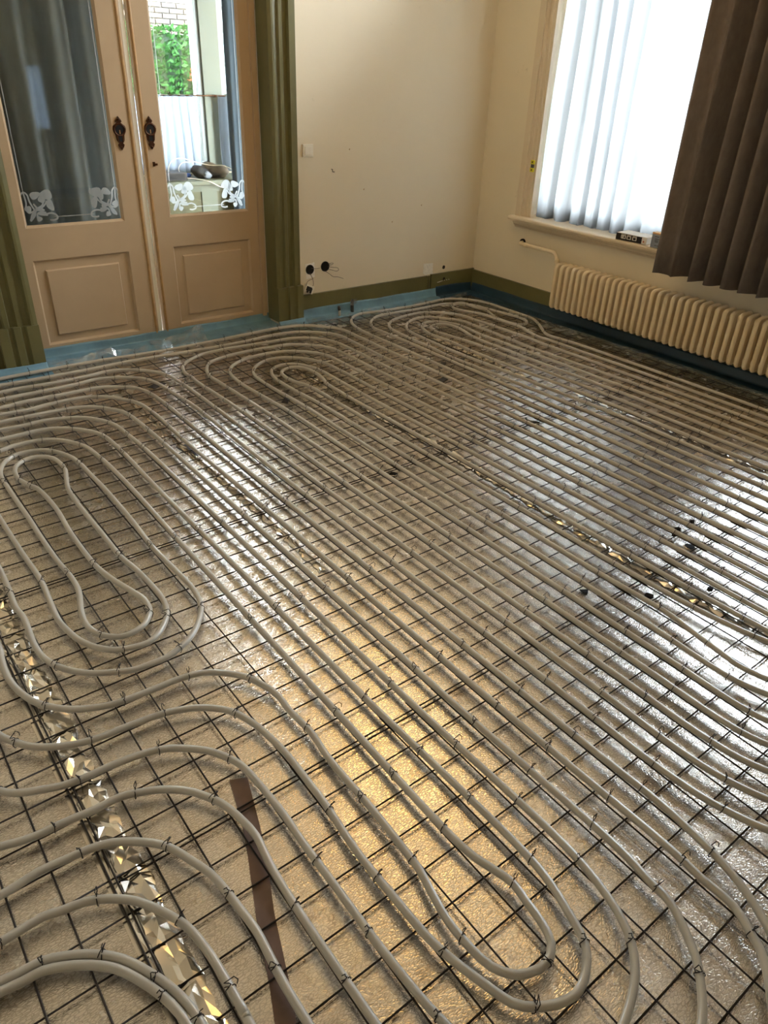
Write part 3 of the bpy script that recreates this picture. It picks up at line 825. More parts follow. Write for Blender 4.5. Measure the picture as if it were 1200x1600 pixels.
# ---------------------------------------------------------------- heating pipes
ARC = {
    'D1': [(0.487, 3.457), (0.534, 3.476), (0.628, 3.48), (0.702, 3.459), (0.771, 3.392), (0.823, 3.297), (0.838, 3.187), (0.846, 3.086), (0.853, 2.796)],
    'D2': [(0.517, 3.58), (0.575, 3.583), (0.73, 3.58), (0.803, 3.544), (0.874, 3.475), (0.929, 3.385), (0.946, 3.196), (0.947, 3.076), (0.943, 2.736)],
    'D3': [(0.544, 3.69), (0.635, 3.686), (0.738, 3.688), (0.833, 3.666), (0.909, 3.628), (0.97, 3.568), (1.02, 3.471), (1.038, 3.271), (1.045, 3.091)],
    'D4': [(0.567, 3.787), (0.734, 3.784), (0.93, 3.767), (1.021, 3.717), (1.08, 3.646), (1.12, 3.571), (1.136, 3.396), (1.143, 3.097)],
    'D5': [(0.589, 3.877), (0.731, 3.87), (0.827, 3.884), (1.024, 3.874), (1.137, 3.802), (1.182, 3.734), (1.222, 3.656), (1.242, 3.469), (1.236, 3.088)],
    'D6': [(0.612, 3.971), (0.733, 3.982), (0.939, 3.981), (1.127, 3.972), (1.234, 3.918), (1.293, 3.858), (1.325, 3.777), (1.34, 3.594), (1.341, 3.24)],
    'D7': [(0.638, 4.08), (0.732, 4.086), (0.885, 4.083), (1.051, 4.09), (1.146, 4.103), (1.231, 4.085), (1.317, 4.04), (1.384, 3.968), (1.42, 3.872), (1.435, 3.708), (1.454, 3.483)],
    'D8': [(0.663, 4.183), (0.738, 4.189), (0.92, 4.173), (1.125, 4.175), (1.242, 4.193), (1.329, 4.17), (1.436, 4.097), (1.513, 3.977), (1.536, 3.785), (1.54, 3.668)],
    'D9': [(0.689, 4.29), (0.738, 4.287), (1.131, 4.277), (1.372, 4.286), (1.624, 4.282), (1.819, 4.267), (2.136, 4.257), (2.453, 4.281), (2.606, 4.251), (2.72, 4.162), (2.794, 4.056), (2.799, 3.856), (2.792, 3.529)],
    'D10': [(0.713, 4.389), (0.752, 4.393), (1.19, 4.399), (1.69, 4.363), (1.865, 4.366), (2.129, 4.377), (2.544, 4.392), (2.712, 4.356), (2.838, 4.239), (2.885, 4.168), (2.898, 3.974), (2.896, 3.665)],
    'B2': [(1.638, 3.117), (1.618, 3.792), (1.624, 3.848), (1.619, 3.924), (1.655, 4.04), (1.707, 4.099), (1.756, 4.132), (1.829, 4.173), (1.999, 4.193), (2.133, 4.185), (2.314, 4.169), (2.506, 4.15), (2.613, 4.078), (2.69, 3.961), (2.706, 3.762), (2.703, 3.414)],
    'B3': [(1.738, 3.101), (1.724, 3.681), (1.721, 3.817), (1.748, 3.909), (1.816, 4.012), (1.927, 4.061), (2.123, 4.081), (2.224, 4.074), (2.41, 4.054), (2.527, 3.964), (2.599, 3.864), (2.617, 3.707), (2.618, 3.304)],
    'B4': [(1.843, 3.106), (1.818, 3.579), (1.826, 3.721), (1.845, 3.801), (1.905, 3.891), (2.03, 3.963), (2.122, 3.976), (2.233, 3.978), (2.309, 3.957), (2.415, 3.885), (2.499, 3.762), (2.511, 3.582), (2.514, 3.169)],
    'B5': [(1.951, 3.126), (1.934, 3.491), (1.94, 3.65), (1.961, 3.729), (2.027, 3.816), (2.138, 3.873), (2.23, 3.864), (2.334, 3.794), (2.409, 3.662), (2.423, 3.473), (2.423, 3.11)],
    'B6': [(2.038, 3.109), (2.02, 3.379), (2.024, 3.582), (2.052, 3.672), (2.092, 3.727), (2.157, 3.751), (2.244, 3.724), (2.291, 3.652), (2.318, 3.577), (2.32, 3.382), (2.317, 3.106)],
    'B7': [(2.129, 3.104), (2.13, 3.184), (2.122, 3.387), (2.093, 3.479), (2.085, 3.574), (2.103, 3.641), (2.132, 3.67), (2.196, 3.685), (2.251, 3.644), (2.272, 3.551), (2.259, 3.435), (2.233, 3.346), (2.228, 3.2), (2.223, 3.098)],
    'A0': [(2.992, 3.972), (3.007, 4.131), (3.05, 4.252), (3.129, 4.342), (3.218, 4.384), (3.385, 4.366), (3.674, 4.348), (3.867, 4.357), (4.068, 4.367), (4.153, 4.322), (4.23, 4.245), (4.274, 4.146), (4.287, 4.028), (4.286, 3.89), (4.289, 3.74), (4.291, 3.652), (4.267, 3.581), (4.198, 3.471), (4.117, 3.361), (4.081, 3.292), (4.104, 3.053)],
    'A1': [(3.117, 3.383), (3.113, 3.685), (3.108, 3.916), (3.103, 4.045), (3.142, 4.138), (3.201, 4.208), (3.306, 4.269), (3.465, 4.271), (3.678, 4.262), (3.974, 4.262), (4.088, 4.183), (4.138, 4.114), (4.161, 4.008), (4.18, 3.9), (4.205, 3.76), (4.214, 3.669), (4.191, 3.598), (4.154, 3.564), (4.083, 3.565), (4.053, 3.624), (4.052, 3.722), (4.069, 3.81), (4.112, 3.916), (4.135, 3.993), (4.109, 4.084), (4.06, 4.153), (3.997, 4.174), (3.937, 4.144), (3.897, 4.086), (3.905, 4.008), (3.962, 3.888), (3.986, 3.788), (3.988, 3.649), (3.997, 3.484), (3.992, 3.321), (3.999, 3.193)],
    'A2': [(3.171, 3.35), (3.178, 3.518), (3.179, 3.778), (3.2, 3.973), (3.247, 4.061), (3.333, 4.13), (3.476, 4.169), (3.679, 4.162), (3.811, 4.057), (3.862, 3.961), (3.876, 3.798), (3.891, 3.652), (3.898, 3.465), (3.905, 3.287), (3.899, 3.123)],
    'A3': [(3.258, 3.394), (3.262, 3.661), (3.281, 3.868), (3.331, 3.968), (3.411, 4.039), (3.499, 4.072), (3.591, 4.071), (3.656, 4.024), (3.72, 3.945), (3.771, 3.873), (3.776, 3.694), (3.777, 3.538), (3.771, 3.343), (3.765, 3.158)],
    'A4': [(3.366, 3.304), (3.376, 3.579), (3.366, 3.748), (3.389, 3.832), (3.427, 3.91), (3.481, 3.952), (3.54, 3.962), (3.623, 3.914), (3.679, 3.79), (3.68, 3.673), (3.666, 3.579), (3.669, 3.429), (3.679, 3.21)],
    'A5': [(3.488, 3.432), (3.465, 3.579), (3.436, 3.748), (3.459, 3.848), (3.505, 3.879), (3.584, 3.876), (3.63, 3.805), (3.62, 3.68), (3.592, 3.584), (3.581, 3.482), (3.573, 3.379), (3.58, 3.248)],
    'C': [(0.252, 2.487), (0.246, 2.332), (0.24, 2.23), (0.247, 2.165), (0.242, 2.087), (0.237, 2.001), (0.247, 1.92), (0.278, 1.85), (0.334, 1.787), (0.389, 1.752), (0.447, 1.724), (0.5, 1.72), (0.551, 1.719), (0.616, 1.745), (0.655, 1.77), (0.711, 1.831), (0.749, 1.905), (0.762, 1.982), (0.761, 2.102), (0.75, 2.307), (0.757, 2.534), (0.758, 2.863), (0.751, 3.02), (0.747, 3.133), (0.733, 3.225), (0.699, 3.302), (0.657, 3.354), (0.593, 3.38), (0.537, 3.378), (0.487, 3.342), (0.449, 3.278), (0.43, 3.199), (0.428, 3.085), (0.428, 2.987), (0.431, 2.784), (0.43, 2.633), (0.434, 2.41), (0.442, 2.308), (0.44, 2.219), (0.428, 2.162), (0.409, 2.092), (0.4, 2.014), (0.411, 1.956), (0.438, 1.915), (0.471, 1.892), (0.506, 1.89), (0.55, 1.905), (0.577, 1.934), (0.597, 1.972), (0.602, 2.033), (0.586, 2.096), (0.555, 2.207), (0.537, 2.305), (0.532, 2.406), (0.532, 2.591), (0.541, 2.805), (0.527, 3.005), (0.514, 3.04), (0.488, 3.119), (0.487, 3.196), (0.507, 3.262), (0.543, 3.297), (0.587, 3.306), (0.631, 3.293), (0.663, 3.256), (0.676, 3.179), (0.674, 3.108), (0.651, 3.017), (0.631, 2.928), (0.625, 2.803), (0.628, 2.509), (0.631, 2.318), (0.647, 2.204), (0.654, 2.093), (0.656, 2.016), (0.645, 1.947), (0.625, 1.9), (0.58, 1.846), (0.529, 1.817), (0.48, 1.823), (0.432, 1.842), (0.388, 1.888), (0.358, 1.949), (0.343, 2.012), (0.334, 2.084), (0.338, 2.162), (0.342, 2.214), (0.35, 2.327), (0.343, 2.587), (0.339, 2.846)],
    'L1': [(0.146, 2.048), (0.138, 1.991), (0.134, 1.903), (0.148, 1.82), (0.176, 1.748), (0.228, 1.687), (0.287, 1.648), (0.351, 1.623), (0.448, 1.615), (0.546, 1.61), (0.608, 1.593), (0.66, 1.556), (0.704, 1.505), (0.721, 1.469), (0.74, 1.408), (0.745, 1.372), (0.742, 1.313), (0.747, 1.242), (0.748, 1.194), (0.739, 1.111)],
    'L2': [(0.059, 1.689), (0.076, 1.658), (0.118, 1.601), (0.186, 1.554), (0.251, 1.532), (0.349, 1.522), (0.45, 1.508), (0.521, 1.481), (0.568, 1.447), (0.604, 1.407), (0.628, 1.351), (0.641, 1.301), (0.652, 1.221), (0.655, 1.161), (0.654, 1.111), (0.652, 0.996), (0.654, 0.901)],
    'L3': [(0.014, 1.503), (0.044, 1.473), (0.094, 1.448), (0.147, 1.428), (0.204, 1.419), (0.267, 1.418), (0.343, 1.407), (0.406, 1.385), (0.458, 1.347), (0.489, 1.315), (0.516, 1.274), (0.539, 1.221), (0.547, 1.156), (0.551, 1.082), (0.553, 1.023), (0.55, 0.945)],
    'L4': [(-0.025, 1.341), (0.007, 1.331), (0.048, 1.322), (0.114, 1.319), (0.188, 1.311), (0.247, 1.311), (0.302, 1.292), (0.353, 1.263), (0.399, 1.22), (0.425, 1.182), (0.443, 1.148), (0.454, 1.113), (0.464, 1.065), (0.469, 1.017), (0.457, 0.911)],
    'L5': [(-0.055, 1.217), (-0.021, 1.22), (0.031, 1.225), (0.083, 1.22), (0.139, 1.214), (0.187, 1.2), (0.232, 1.169), (0.276, 1.129), (0.299, 1.091), (0.318, 1.046), (0.338, 0.994), (0.347, 0.944), (0.354, 0.875), (0.359, 0.82), (0.352, 0.702), (0.352, 0.605)],
    'L6': [(-0.081, 1.111), (-0.039, 1.113), (0.006, 1.114), (0.043, 1.104), (0.089, 1.094), (0.136, 1.068), (0.183, 1.025), (0.218, 0.969), (0.243, 0.916), (0.256, 0.851), (0.261, 0.774), (0.262, 0.677)],
    'L7': [(-0.103, 1.02), (-0.064, 1.015), (-0.024, 1.011), (0.013, 0.995), (0.059, 0.965), (0.102, 0.923), (0.134, 0.868), (0.157, 0.817), (0.171, 0.768), (0.176, 0.732)],
    'P5': [(0.734, 0.773), (0.731, 0.722), (0.713, 0.641), (0.704, 0.588), (0.704, 0.52), (0.713, 0.465), (0.737, 0.427), (0.747, 0.419), (0.792, 0.401), (0.83, 0.405), (0.852, 0.422), (0.867, 0.462), (0.876, 0.521), (0.882, 0.566), (0.868, 0.622), (0.853, 0.686)],
    'P7': [(0.64, 0.842), (0.642, 0.705), (0.648, 0.567), (0.675, 0.458), (0.698, 0.39), (0.713, 0.37), (0.765, 0.336), (0.808, 0.324), (0.841, 0.329), (0.882, 0.351), (0.91, 0.379), (0.931, 0.438), (0.953, 0.52), (0.961, 0.607)],
    'P8': [(1.053, 0.54), (1.037, 0.427), (1.02, 0.373), (0.992, 0.319), (0.96, 0.287), (0.92, 0.261), (0.857, 0.23)],
    'P9': [(1.153, 0.467), (1.143, 0.381), (1.138, 0.322), (1.102, 0.254), (1.068, 0.208), (1.019, 0.167), (0.977, 0.141)],
    'P10': [(1.254, 0.393), (1.249, 0.31), (1.248, 0.229), (1.22, 0.173), (1.2, 0.137), (1.161, 0.102)]}


def col(k): return .849 + .0989 * (k - 6)


def U(a, b, yc, n=9):
    """half circle at the near end from column a down and round to column b"""
    xa, xb = col(a), col(b)
    cx, r = (xa + xb) / 2, (xb - xa) / 2
    return [(xa, yc + .25)] + [(cx - r * math.cos(PI * i / (n - 1)), yc - abs(r) * math.sin(PI * i / (n - 1))) for i in range(n)] + [(xb, yc + .25)]


tie_meshes = []
def make_ties():
    for sd in range(4):
        rd = random.Random(40 + sd)
        R = PIPE_R + .0014
        pts = []
        for i in range(13):
            a = math.radians(70 - 320 * i / 12)
            rr = R + (.0045 if -PI * .75 < a < -PI * .25 or a < -PI * 1.2 and False else 0)
            pts.append((rr * math.cos(a), .0012 * math.sin(i), rr * math.sin(a)))
        t = [(.002, .001, R + .004), (-.002, .002, R + .009), (rd.uniform(-.012, .004), .004, R + .014)]
        s = 1 if sd % 2 else -1
        t += [(s * .010, .003, R + .017 + rd.uniform(0, .006)), (s * .016, -.001, R + .012), (s * .013, -.004, R + .004)]
        if sd == 2: t = t[:4]
        mb = MB().tube(pts + t, .0012, 5)
        b = [(-.002, 0, R + .003), (-.006, -.003, R + .008), (-.013, -.002, R + .010)]
        mb.tube(b, .0011, 5)
        tie_meshes.append(mb.mesh('wire_tie', 'tie', True))
make_ties()


pm = MB()
for i in range(9):
    wd = .0011 if i % 3 else .0017
    pm.box(-wd, wd, -.055 + i * .012, -.055 + i * .012 + (.007 if i % 2 else .010), PIPE_R - .0006, PIPE_R + .0005)
print_mesh = pm.mesh('print_mark', 'print')


def heating_pipe(pts, label, zoff=None, base_z=ZP, r=PIPE_R, dens=.19):
    P3 = []
    for i, p in enumerate(pts):
        z = base_z + (zoff[i] if zoff else 0) + random.uniform(0, .0015)
        P3.append((p[0], p[1], z))
    # extra points on long straight runs keep them straight
    Q = [P3[0]]
    for a, b in zip(P3, P3[1:]):
        L = (Vector(b) - Vector(a)).length
        if L > .5:
            n = int(L / .3)
            for k in range(1, n):
                f = k / n
                Q.append((a[0] + (b[0] - a[0]) * f, a[1] + (b[1] - a[1]) * f + 0, a[2] + (b[2] - a[2]) * f + .0012 * math.sin(k * 2.1)))
        Q.append(b)
    line = crom(Q, .028)
    root = thing('heating_pipe', label, 'pipe', (line[0].x, line[0].y, 0), 'milky heating pipes on the mesh')
    MB().tube(line, r, 10).build('tube', 'pipe', root, True)
    # ties
    acc = .08
    prn = random.uniform(0, 1)
    last = None
    nt_ = 0
    for i in range(1, len(line) - 1):
        a, b = line[i - 1], line[i]
        d = b - a
        acc += d.length
        t = d.normalized()
        prn += d.length
        if prn > 1.15 and abs(t.y) > .995 and d.length > .1 and b.x > 0 and b.y > .4:
            prn = 0
            obj('print_mark', print_mesh, root, Matrix.Translation(a.lerp(b, .5)) @ Matrix.Rotation(math.atan2(-t.x, t.y), 4, 'Z') @ Matrix.Rotation(random.uniform(-.9, .3), 4, 'Y'))
        hit = None
        if abs(t.y) > .93 and .98 < min(a.y, b.y) and max(a.y, b.y) < 3.25:
            for ry in (3.118, 2.322, 1.727, 1.228):
                if (a.y - ry) * (b.y - ry) <= 0 and abs(a.y - b.y) > 1e-6 and not (ry < 1.3 and a.x < .72):
                    f = (ry - a.y) / (b.y - a.y); hit = a.lerp(b, f)
        elif acc > dens and b.x > -.15 and b.y > .0:
            hit = b
        if hit is None or (last is not None and (hit - last).length < .07): continue
        if hit.x < -.2 or hit.y < -.05: continue
        last = hit.copy(); acc = 0
        ang = math.atan2(-t.x, t.y) + random.uniform(-.15, .15)
        if random.random() < .5: ang += PI
        obj('wire_tie', tie_meshes[random.randrange(4)], root, Matrix.Translation(hit) @ Matrix.Rotation(ang, 4, 'Z') @ Matrix.Rotation(random.uniform(-.12, .12), 4, 'X'))
        nt_ += 1
    return root


A = ARC
rv = lambda k: A[k][::-1]
def left(k): return [(-.6, A[k][0][1]), (-.1, A[k][0][1])]


# nested runs that come in along the left wall, turn down the room, U-turn near the viewer and wave back to the left
heating_pipe([(-.6, 3.29), (.05, 3.28), (.19, 3.17), (.235, 2.95)] + A['C'] + [(.335, 3.10), (.27, 3.32), (.05, 3.385), (-.6, 3.39)],
             'milky heating pipe wound in the small long spiral at the left edge')
heating_pipe(left('D1') + A['D1'] + [(col(6), 2.3), (col(6), 1.2)] + A['P5'][::-1] + [(.738, .90)] + rv('L1') + [(.142, 2.3), (.14, 2.9), (.03, 3.17), (-.2, 3.20), (-.6, 3.2)],
             'milky heating pipe forming the innermost teardrop bend at the bottom right')
heating_pipe(left('D2') + A['D2'] + [(col(7), 2.2), (col(7), 1.2)] + rv('P7') + rv('L2')[1:] + [(.035, 1.85), (.03, 2.7), (-.12, 3.06), (-.3, 3.1), (-.6, 3.1)],
             'milky heating pipe second outward around the bottom right teardrop bend')
heating_pipe(left('D3') + A['D3'] + [(col(8), 2.2), (col(8), 1.1)] + A['P8'][:-1] + [(.80, .222), (.70, .240), (.635, .285), (.585, .36), (.562, .46), (.552, .62), (.551, .80)] + rv('L3') + [(-.03, 1.62), (-.06, 2.5), (-.22, 2.96), (-.6, 3.0)],
             'milky heating pipe third outward around the bottom right teardrop bend')
heating_pipe(left('D4') + A['D4'] + [(col(9), 2.2), (col(9), 1.0)] + A['P9'] + [(.88, .112), (.79, .105), (.69, .118), (.605, .150), (.535, .205), (.485, .29), (.462, .42), (.455, .62)] + rv('L4') + [(-.3, 1.36), (-.6, 1.37)],
             'milky heating pipe fourth outward around the bottom right teardrop bend')
heating_pipe(left('D5') + A['D5'] + [(col(10), 2.2), (col(10), 1.0)] + A['P10'] + [(1.05, .03), (.92, -.02), (.79, -.035), (.66, -.02), (.54, .03), (.44, .12), (.385, .25), (.358, .42)] + rv('L5') + [(-.3, 1.22), (-.6, 1.23)],
             'milky heating pipe crossing the brown strip from the left edge near the bottom')
heating_pipe(left('D6') + A['D6'] + [(col(11), 2.2), (col(11), 1.0)] + U(11, 0.07, .44)[0:] + rv('L6') + [(-.3, 1.11), (-.6, 1.11)],
             'milky heating pipe arching across the crumpled foil at the bottom left')
L7 = A['L7']
def offs(pts, d):
    out = []
    for i, p in enumerate(pts):
        a, b = Vector(pts[max(0, i - 1)]), Vector(pts[min(len(pts) - 1, i + 1)])
        t = (b - a).normalized(); out.append((p[0] - t.y * d, p[1] + t.x * d))
    return out
L7f = [(-.6, 1.03), (-.25, 1.03)] + L7 + [(.18, .60), (.182, .3), (.18, -.3)]
heating_pipe(offs(L7f, .0102), 'outer of the two milky pipes tied side by side in the bottom left corner', dens=.12)
heating_pipe(offs(L7f, -.0102), 'inner of the two milky pipes tied side by side in the bottom left corner', dens=.9)

# the middle circuit
cB = left('D7') + A['D7'] + [(col(12), 2.3)] + U(12, 25, .55, 15) + [(col(25), 2.2)] + rv('B2')[:-1] + [(col(14), 3.1), (col(14), 2.2)] + U(14, 23, .55, 13) + [(col(23), 2.2)] + rv('B4') \
    + [(col(16), 2.2)] + U(16, 21, .55, 11) + [(col(21), 2.2)] + rv('B6') + [(col(18), 2.2), (col(18), 1.2)] \
    + [(2.041, .944), (2.024, .823), (2.007, .713), (1.999, .655), (2.004, .608), (2.016, .559), (2.05, .505), (2.10, .48), (2.15, .49), (2.185, .53), (2.196, .60), (2.192, .652), (2.179, .693), (2.16, .788), (2.149, .879)] \
    + [(col(19), 1.2), (col(19), 2.2)] + A['B7'] + [(col(20), 2.2), (col(20), 1.0)] + [(2.242, .74), (2.245, .60), (2.23, .48), (2.17, .40), (2.08, .385), (2.0, .44), (1.955, .526), (1.928, .617), (1.924, .708), (1.930, .869)] \
    + [(col(17), 1.3), (col(17), 2.2)] + A['B5'] + [(col(22), 2.2)] + U(22, 15, .55, 11) + [(col(15), 2.2)] + A['B3'] + [(col(24), 2.2)] + U(24, 13, .55, 15) + [(col(13), 2.3)] + rv('D8') + [(-.1, A['D8'][0][1]), (-.6, A['D8'][0][1])]
heating_pipe(cB, 'long milky heating pipe wound in the double spiral across the middle of the floor')
A1 = A['A1']
cA = left('D10') + A['D10'] + [(col(27), 2.2)] + U(27, 38, .55, 13) + [(col(38), 2.2)] + A1[::-1] + [(col(29), 2.2)] + U(29, 36, .55, 11) + [(col(36), 2.2)] + rv('A3') + [(col(31), 2.2)] + U(31, 34, .55) \
    + [(col(34), 2.2)] + rv('A5') + [(col(33), 2.2)] + U(33, 32, .6, 7) + [(col(32), 2.2)] + A['A4'] + [(col(35), 2.2)] + U(35, 30, .55, 11) + [(col(30), 2.2)] + A['A2'] + [(col(37), 2.2)] + U(37, 28, .55, 13) \
    + [(col(28), 2.2)] + A['A0'] + [(col(39), 2.2)] + U(39, 26, .55, 15) + [(col(26), 2.2)] + rv('D9') + [(-.1, A['D9'][0][1]), (-.6, A['D9'][0][1])]
zo = [0.0] * len(cA)
lift = {tuple(p) for p in A1[25:34]}
for i, p in enumerate(cA):
    if tuple(p) in lift: zo[i] = .021
heating_pipe(cA, 'long milky heating pipe wound in the far corner spiral and along the radiator side', zo)

# ================================================================ EDGE STRIPS AND FILM
def edge_strip(label, path, nrm, wtop, zt, wave, seed, n=160, wid=.13, m='blue'):
    """foam strip: up the wall, rounding on to the floor; path = start, end at the wall face, nrm = direction into the room"""
    rd = random.Random(seed)
    p0, p1 = Vector(path[0]), Vector(path[1]); nv = Vector(nrm)
    L = (p1 - p0).length
    ph = [rd.uniform(0, 6.28) for _ in range(6)]
    def wob(s, k): return math.sin(s * 3.1 + ph[k]) * .5 + math.sin(s * 7.7 + ph[k + 1]) * .3 + math.sin(s * 17 + ph[k + 2]) * .2
    def fn(u, v):
        s = u * L
        zt_ = zt + wave * wob(s, 0)
        w_ = wid + wave * .8 * wob(s, 2)
        # v 0 -> top at wall, 1 -> inner edge on the floor
        if v < .4:
            q = v / .4
            d = wtop + .012 * q + .008 * q * q; z = zt_ * (1 - q) ** 1.2 + .010 * q
        else:
            q = (v - .4) / .6
            d = wtop + .020 + (w_ - .020) * q; z = .010 * (1 - q) + .0025 + .004 * abs(wob(s * 2.2, 1)) * math.sin(PI * q)
        p = p0 + (p1 - p0) * u + nv * d
        return (p.x, p.y, z + rd.uniform(-.0008, .0008))
    mb = MB().grid(n, 14, fn)
    o = mb.build('edge_insulation_strip', m, None, True)
    md = o.modifiers.new('thickness', 'SOLIDIFY'); md.thickness = .0035; md.offset = 1
    return tag(o, label, 'foam strip', 'blue edge insulation strips')


edge_strip('blue edge insulation strip at the foot of the back wall, right of the doors', ((2.78, YB - .020, 0), (4.10, YB - .020, 0)), (0, -1, 0), 0, .075, .006, 1, 150, .085)
edge_strip('blue edge insulation strip in the far corner of the room, coloured dark for shade and dirt', ((4.095, YB - .022, 0), (4.49, YB - .022, 0)), (0, -1, 0), 0, .080, .010, 7, 60, .11, 'blue_shaded')
edge_strip('blue edge insulation strip at the foot of the radiator wall, coloured dark for shade and dirt', ((XR - .020, YB - .03, 0), (XR - .020, .4, 0)), (-1, 0, 0), 0, .075, .005, 2, 300, .10, 'blue_shaded')
edge_strip('wide blue edge insulation strip along the foot of the sliding doors', ((1.00, DY0 - .004, 0), (2.60, DY0 - .004, 0)), (0, -1, 0), 0, .062, .008, 4, 170, .20)
edge_strip('blue edge insulation strip at the far left, left of the doors', ((.2, YB - .068, 0), (1.00, YB - .068, 0)), (0, -1, 0), 0, .045, .006, 5, 80, .11)
edge_strip('short blue edge insulation strip under the right green architrave', ((2.585, YB - .07, 0), (2.80, YB - .07, 0)), (0, -1, 0), 0, .040, .003, 6, 30, .05)


def film(label, x0, x1, y0, y1, zmax, seed):
    rd = random.Random(seed)
    nu, nv = int((x1 - x0) / .03), int((y1 - y0) / .025)
    def fn(u, v):
        edge = 1 - abs(2 * v - 1)
        f = math.sin(u * (x1 - x0) * 13 + 3 * math.sin(v * 4 + seed)) * .5 + .5
        z = .006 + (zmax * f * f * edge + rd.uniform(0, .014) * edge)
        return (x0 + (x1 - x0) * u + rd.uniform(-.012, .012), y0 + (y1 - y0) * v + rd.uniform(-.010, .010) + .03 * math.sin(u * 5 + seed), z)
    o = MB().grid(nu, nv, fn).build('plastic_film', 'film')
    return tag(o, label, 'plastic film', 'clear film flaps')


film('crumpled clear plastic film on the blue strip in front of the left door', 1.02, 1.62, 4.40, 4.60, .055, 2)
film('clear plastic film flap at the gap between the two doors', 1.66, 2.02, 4.42, 4.63, .075, 3)
film('flat clear plastic film along the right part of the doors', 2.02, 3.05, 4.40, 4.50, .014, 5)
film('clear film in the far corner between strip and outermost pipe', 3.1, 4.36, 4.405, 4.46, .016, 8)
o = film('clear film along the radiator wall beside the outermost pipe', 0, 3.2, 0, .14, .012, 9)
o.matrix_world = Matrix.Translation((4.40, 1.0, 0)) @ Matrix.Rotation(PI / 2, 4, 'Z')

# ================================================================ RADIATOR
rad = thing('column_radiator', 'long low cream column radiator under the window', 'radiator', (4.40, 2.45, 0))
def section():
    xf, xb, z0, z1 = 4.335, 4.475, .118, .442
    mb = MB()
    hw = .0125
    # side outline with rounded corners, front and back columns, open middle slot
    def rr(x0, x1, za, zb, r, n=5):
        out = []
        for cx, cz, a0 in ((x1 - r, zb - r, 0), (x0 + r, zb - r, 90), (x0 + r, za + r, 180), (x1 - r, za + r, 270)):
            for i in range(n + 1):
                a = math.radians(a0 + 90 * i / n)
                out.append((cx + r * math.cos(a), cz + r * math.sin(a)))
        return out
    N = 24
    rings = []
    for off, y in ((.010, -hw - .0015), (.0035, -hw + .004), (0, -.004), (0, .004), (.0035, hw - .004), (.010, hw + .0015)):
        rings.append([(p[0], y, p[1]) for p in rr(xf + off, xb - off, z0 + off, z1 - off, .036 - off)])
    n = len(rings[0])
    vs = [p for r in rings for p in r]
    fs = []
    for k in range(len(rings) - 1):
        for i in range(n):
            fs.append((k * n + i, k * n + (i + 1) % n, (k + 1) * n + (i + 1) % n, (k + 1) * n + i))
    fs.append(tuple(range(n))); fs.append(tuple((len(rings) - 1) * n + i for i in range(n))[::-1])
    mb.add(vs, fs)
    for zz in (z0 + .045, z1 - .045):
        mb.tube([(4.405, -.028, zz), (4.405, .028, zz)], .020, 12)
    # shallow seams down the flat sides
    for xx in (4.380, 4.430):
        for sy in (-1, 1):
            mb.box(xx - .004, xx + .004, sy * (hw + .001) - .0015, sy * (hw + .001) + .0015, z0 + .06, z1 - .06)
    return mb.mesh('radiator_section', 'radiator', 'auto')


sec = section()
PITCH = .0512
y = 3.525
k = 0
while y > .75:
    obj('section', sec, rad, Matrix.Translation((0, y, 0)))
    y -= PITCH; k += 1
MB().tube([(4.405, 3.54, .399), (4.405, .75, .399)], .012, 8).build('header_tube', 'radiator', rad, True)
for yy in (3.30, 2.05, .95):
    MB().box(4.40, XR + .002, yy - .012, yy + .012, .13, .15).build('wall_bracket', 'radiator', rad)
    MB().box(4.40, XR + .002, yy - .012, yy + .012, .40, .415).build('wall_bracket', 'radiator', rad)
sp = MB().tube(crom([(XR - .002, 4.025, .486), (XR - .045, 4.010, .486), (XR - .062, 3.96, .486), (XR - .064, 3.72, .486), (XR - .070, 3.655, .484), (XR - .085, 3.615, .470), (XR - .11, 3.575, .430), (4.405, 3.56, .405), (4.405, 3.53, .399)], .02), .0140, 12)
sp.tube([(XR - .064, 3.955, .486), (XR - .064, 3.925, .486)], .0172, 12)
sp.tube([(XR - .098, 3.592, .448), (XR - .106, 3.580, .436)], .0185, 12)
sp.build('supply_pipe', 'radiator', rad, True)
MB().tube([(XR - .012, 4.025, .486), (XR + .001, 4.025, .486)], .026, 16).build('wall_hole', 'slot', rad)

# ================================================================ CURTAINS
def pleats(y, seed):
    return (math.sin(y * 56 + 1.5 * math.sin(y * 11 + seed)) * .62 + .38 * math.sin(y * 97 + 2 * math.sin(y * 7 + seed)))


def drape(name, label, x0, ya, yb, z0, z1, amp, freq, m, seed, axis='y', n=240, thick=.002, nz=10, flare=.12, grp=None):
    rd = random.Random(seed)
    ph = rd.uniform(0, 6)
    mb = MB()
    def fn(u, v):
        z = z0 + (z1 - z0) * v
        t = u * abs(yb - ya)
        a = amp * (1 + flare * (1 - v))
        tt = t + .012 * math.sin(v * 3 + t * 9)
        s = math.sin(2 * PI * freq * tt + 1.1 * math.sin(t * 5.3 + ph))
        s2 = math.sin(2 * PI * freq * 2.3 * tt + ph)
        d = a * (.78 * math.copysign(abs(s) ** .7, s) + .22 * s2)
        along = ya + (yb - ya) * u + (.022 if m == 'sheer' else .010) * math.cos(2 * PI * freq * tt) * (1 if yb > ya else -1)
        if z == z0: zz = z + .004 * math.sin(t * 40)
        else: zz = z
        return (x0 + d, along, zz) if axis == 'y' else (along, x0 + d, zz)
    mb.grid(n, nz, fn)
    o = mb.build(name, m, None, True)
    if thick > .001:
        md = o.modifiers.new('cloth', 'SOLIDIFY'); md.thickness = thick
    return tag(o, label, 'curtain', grp)


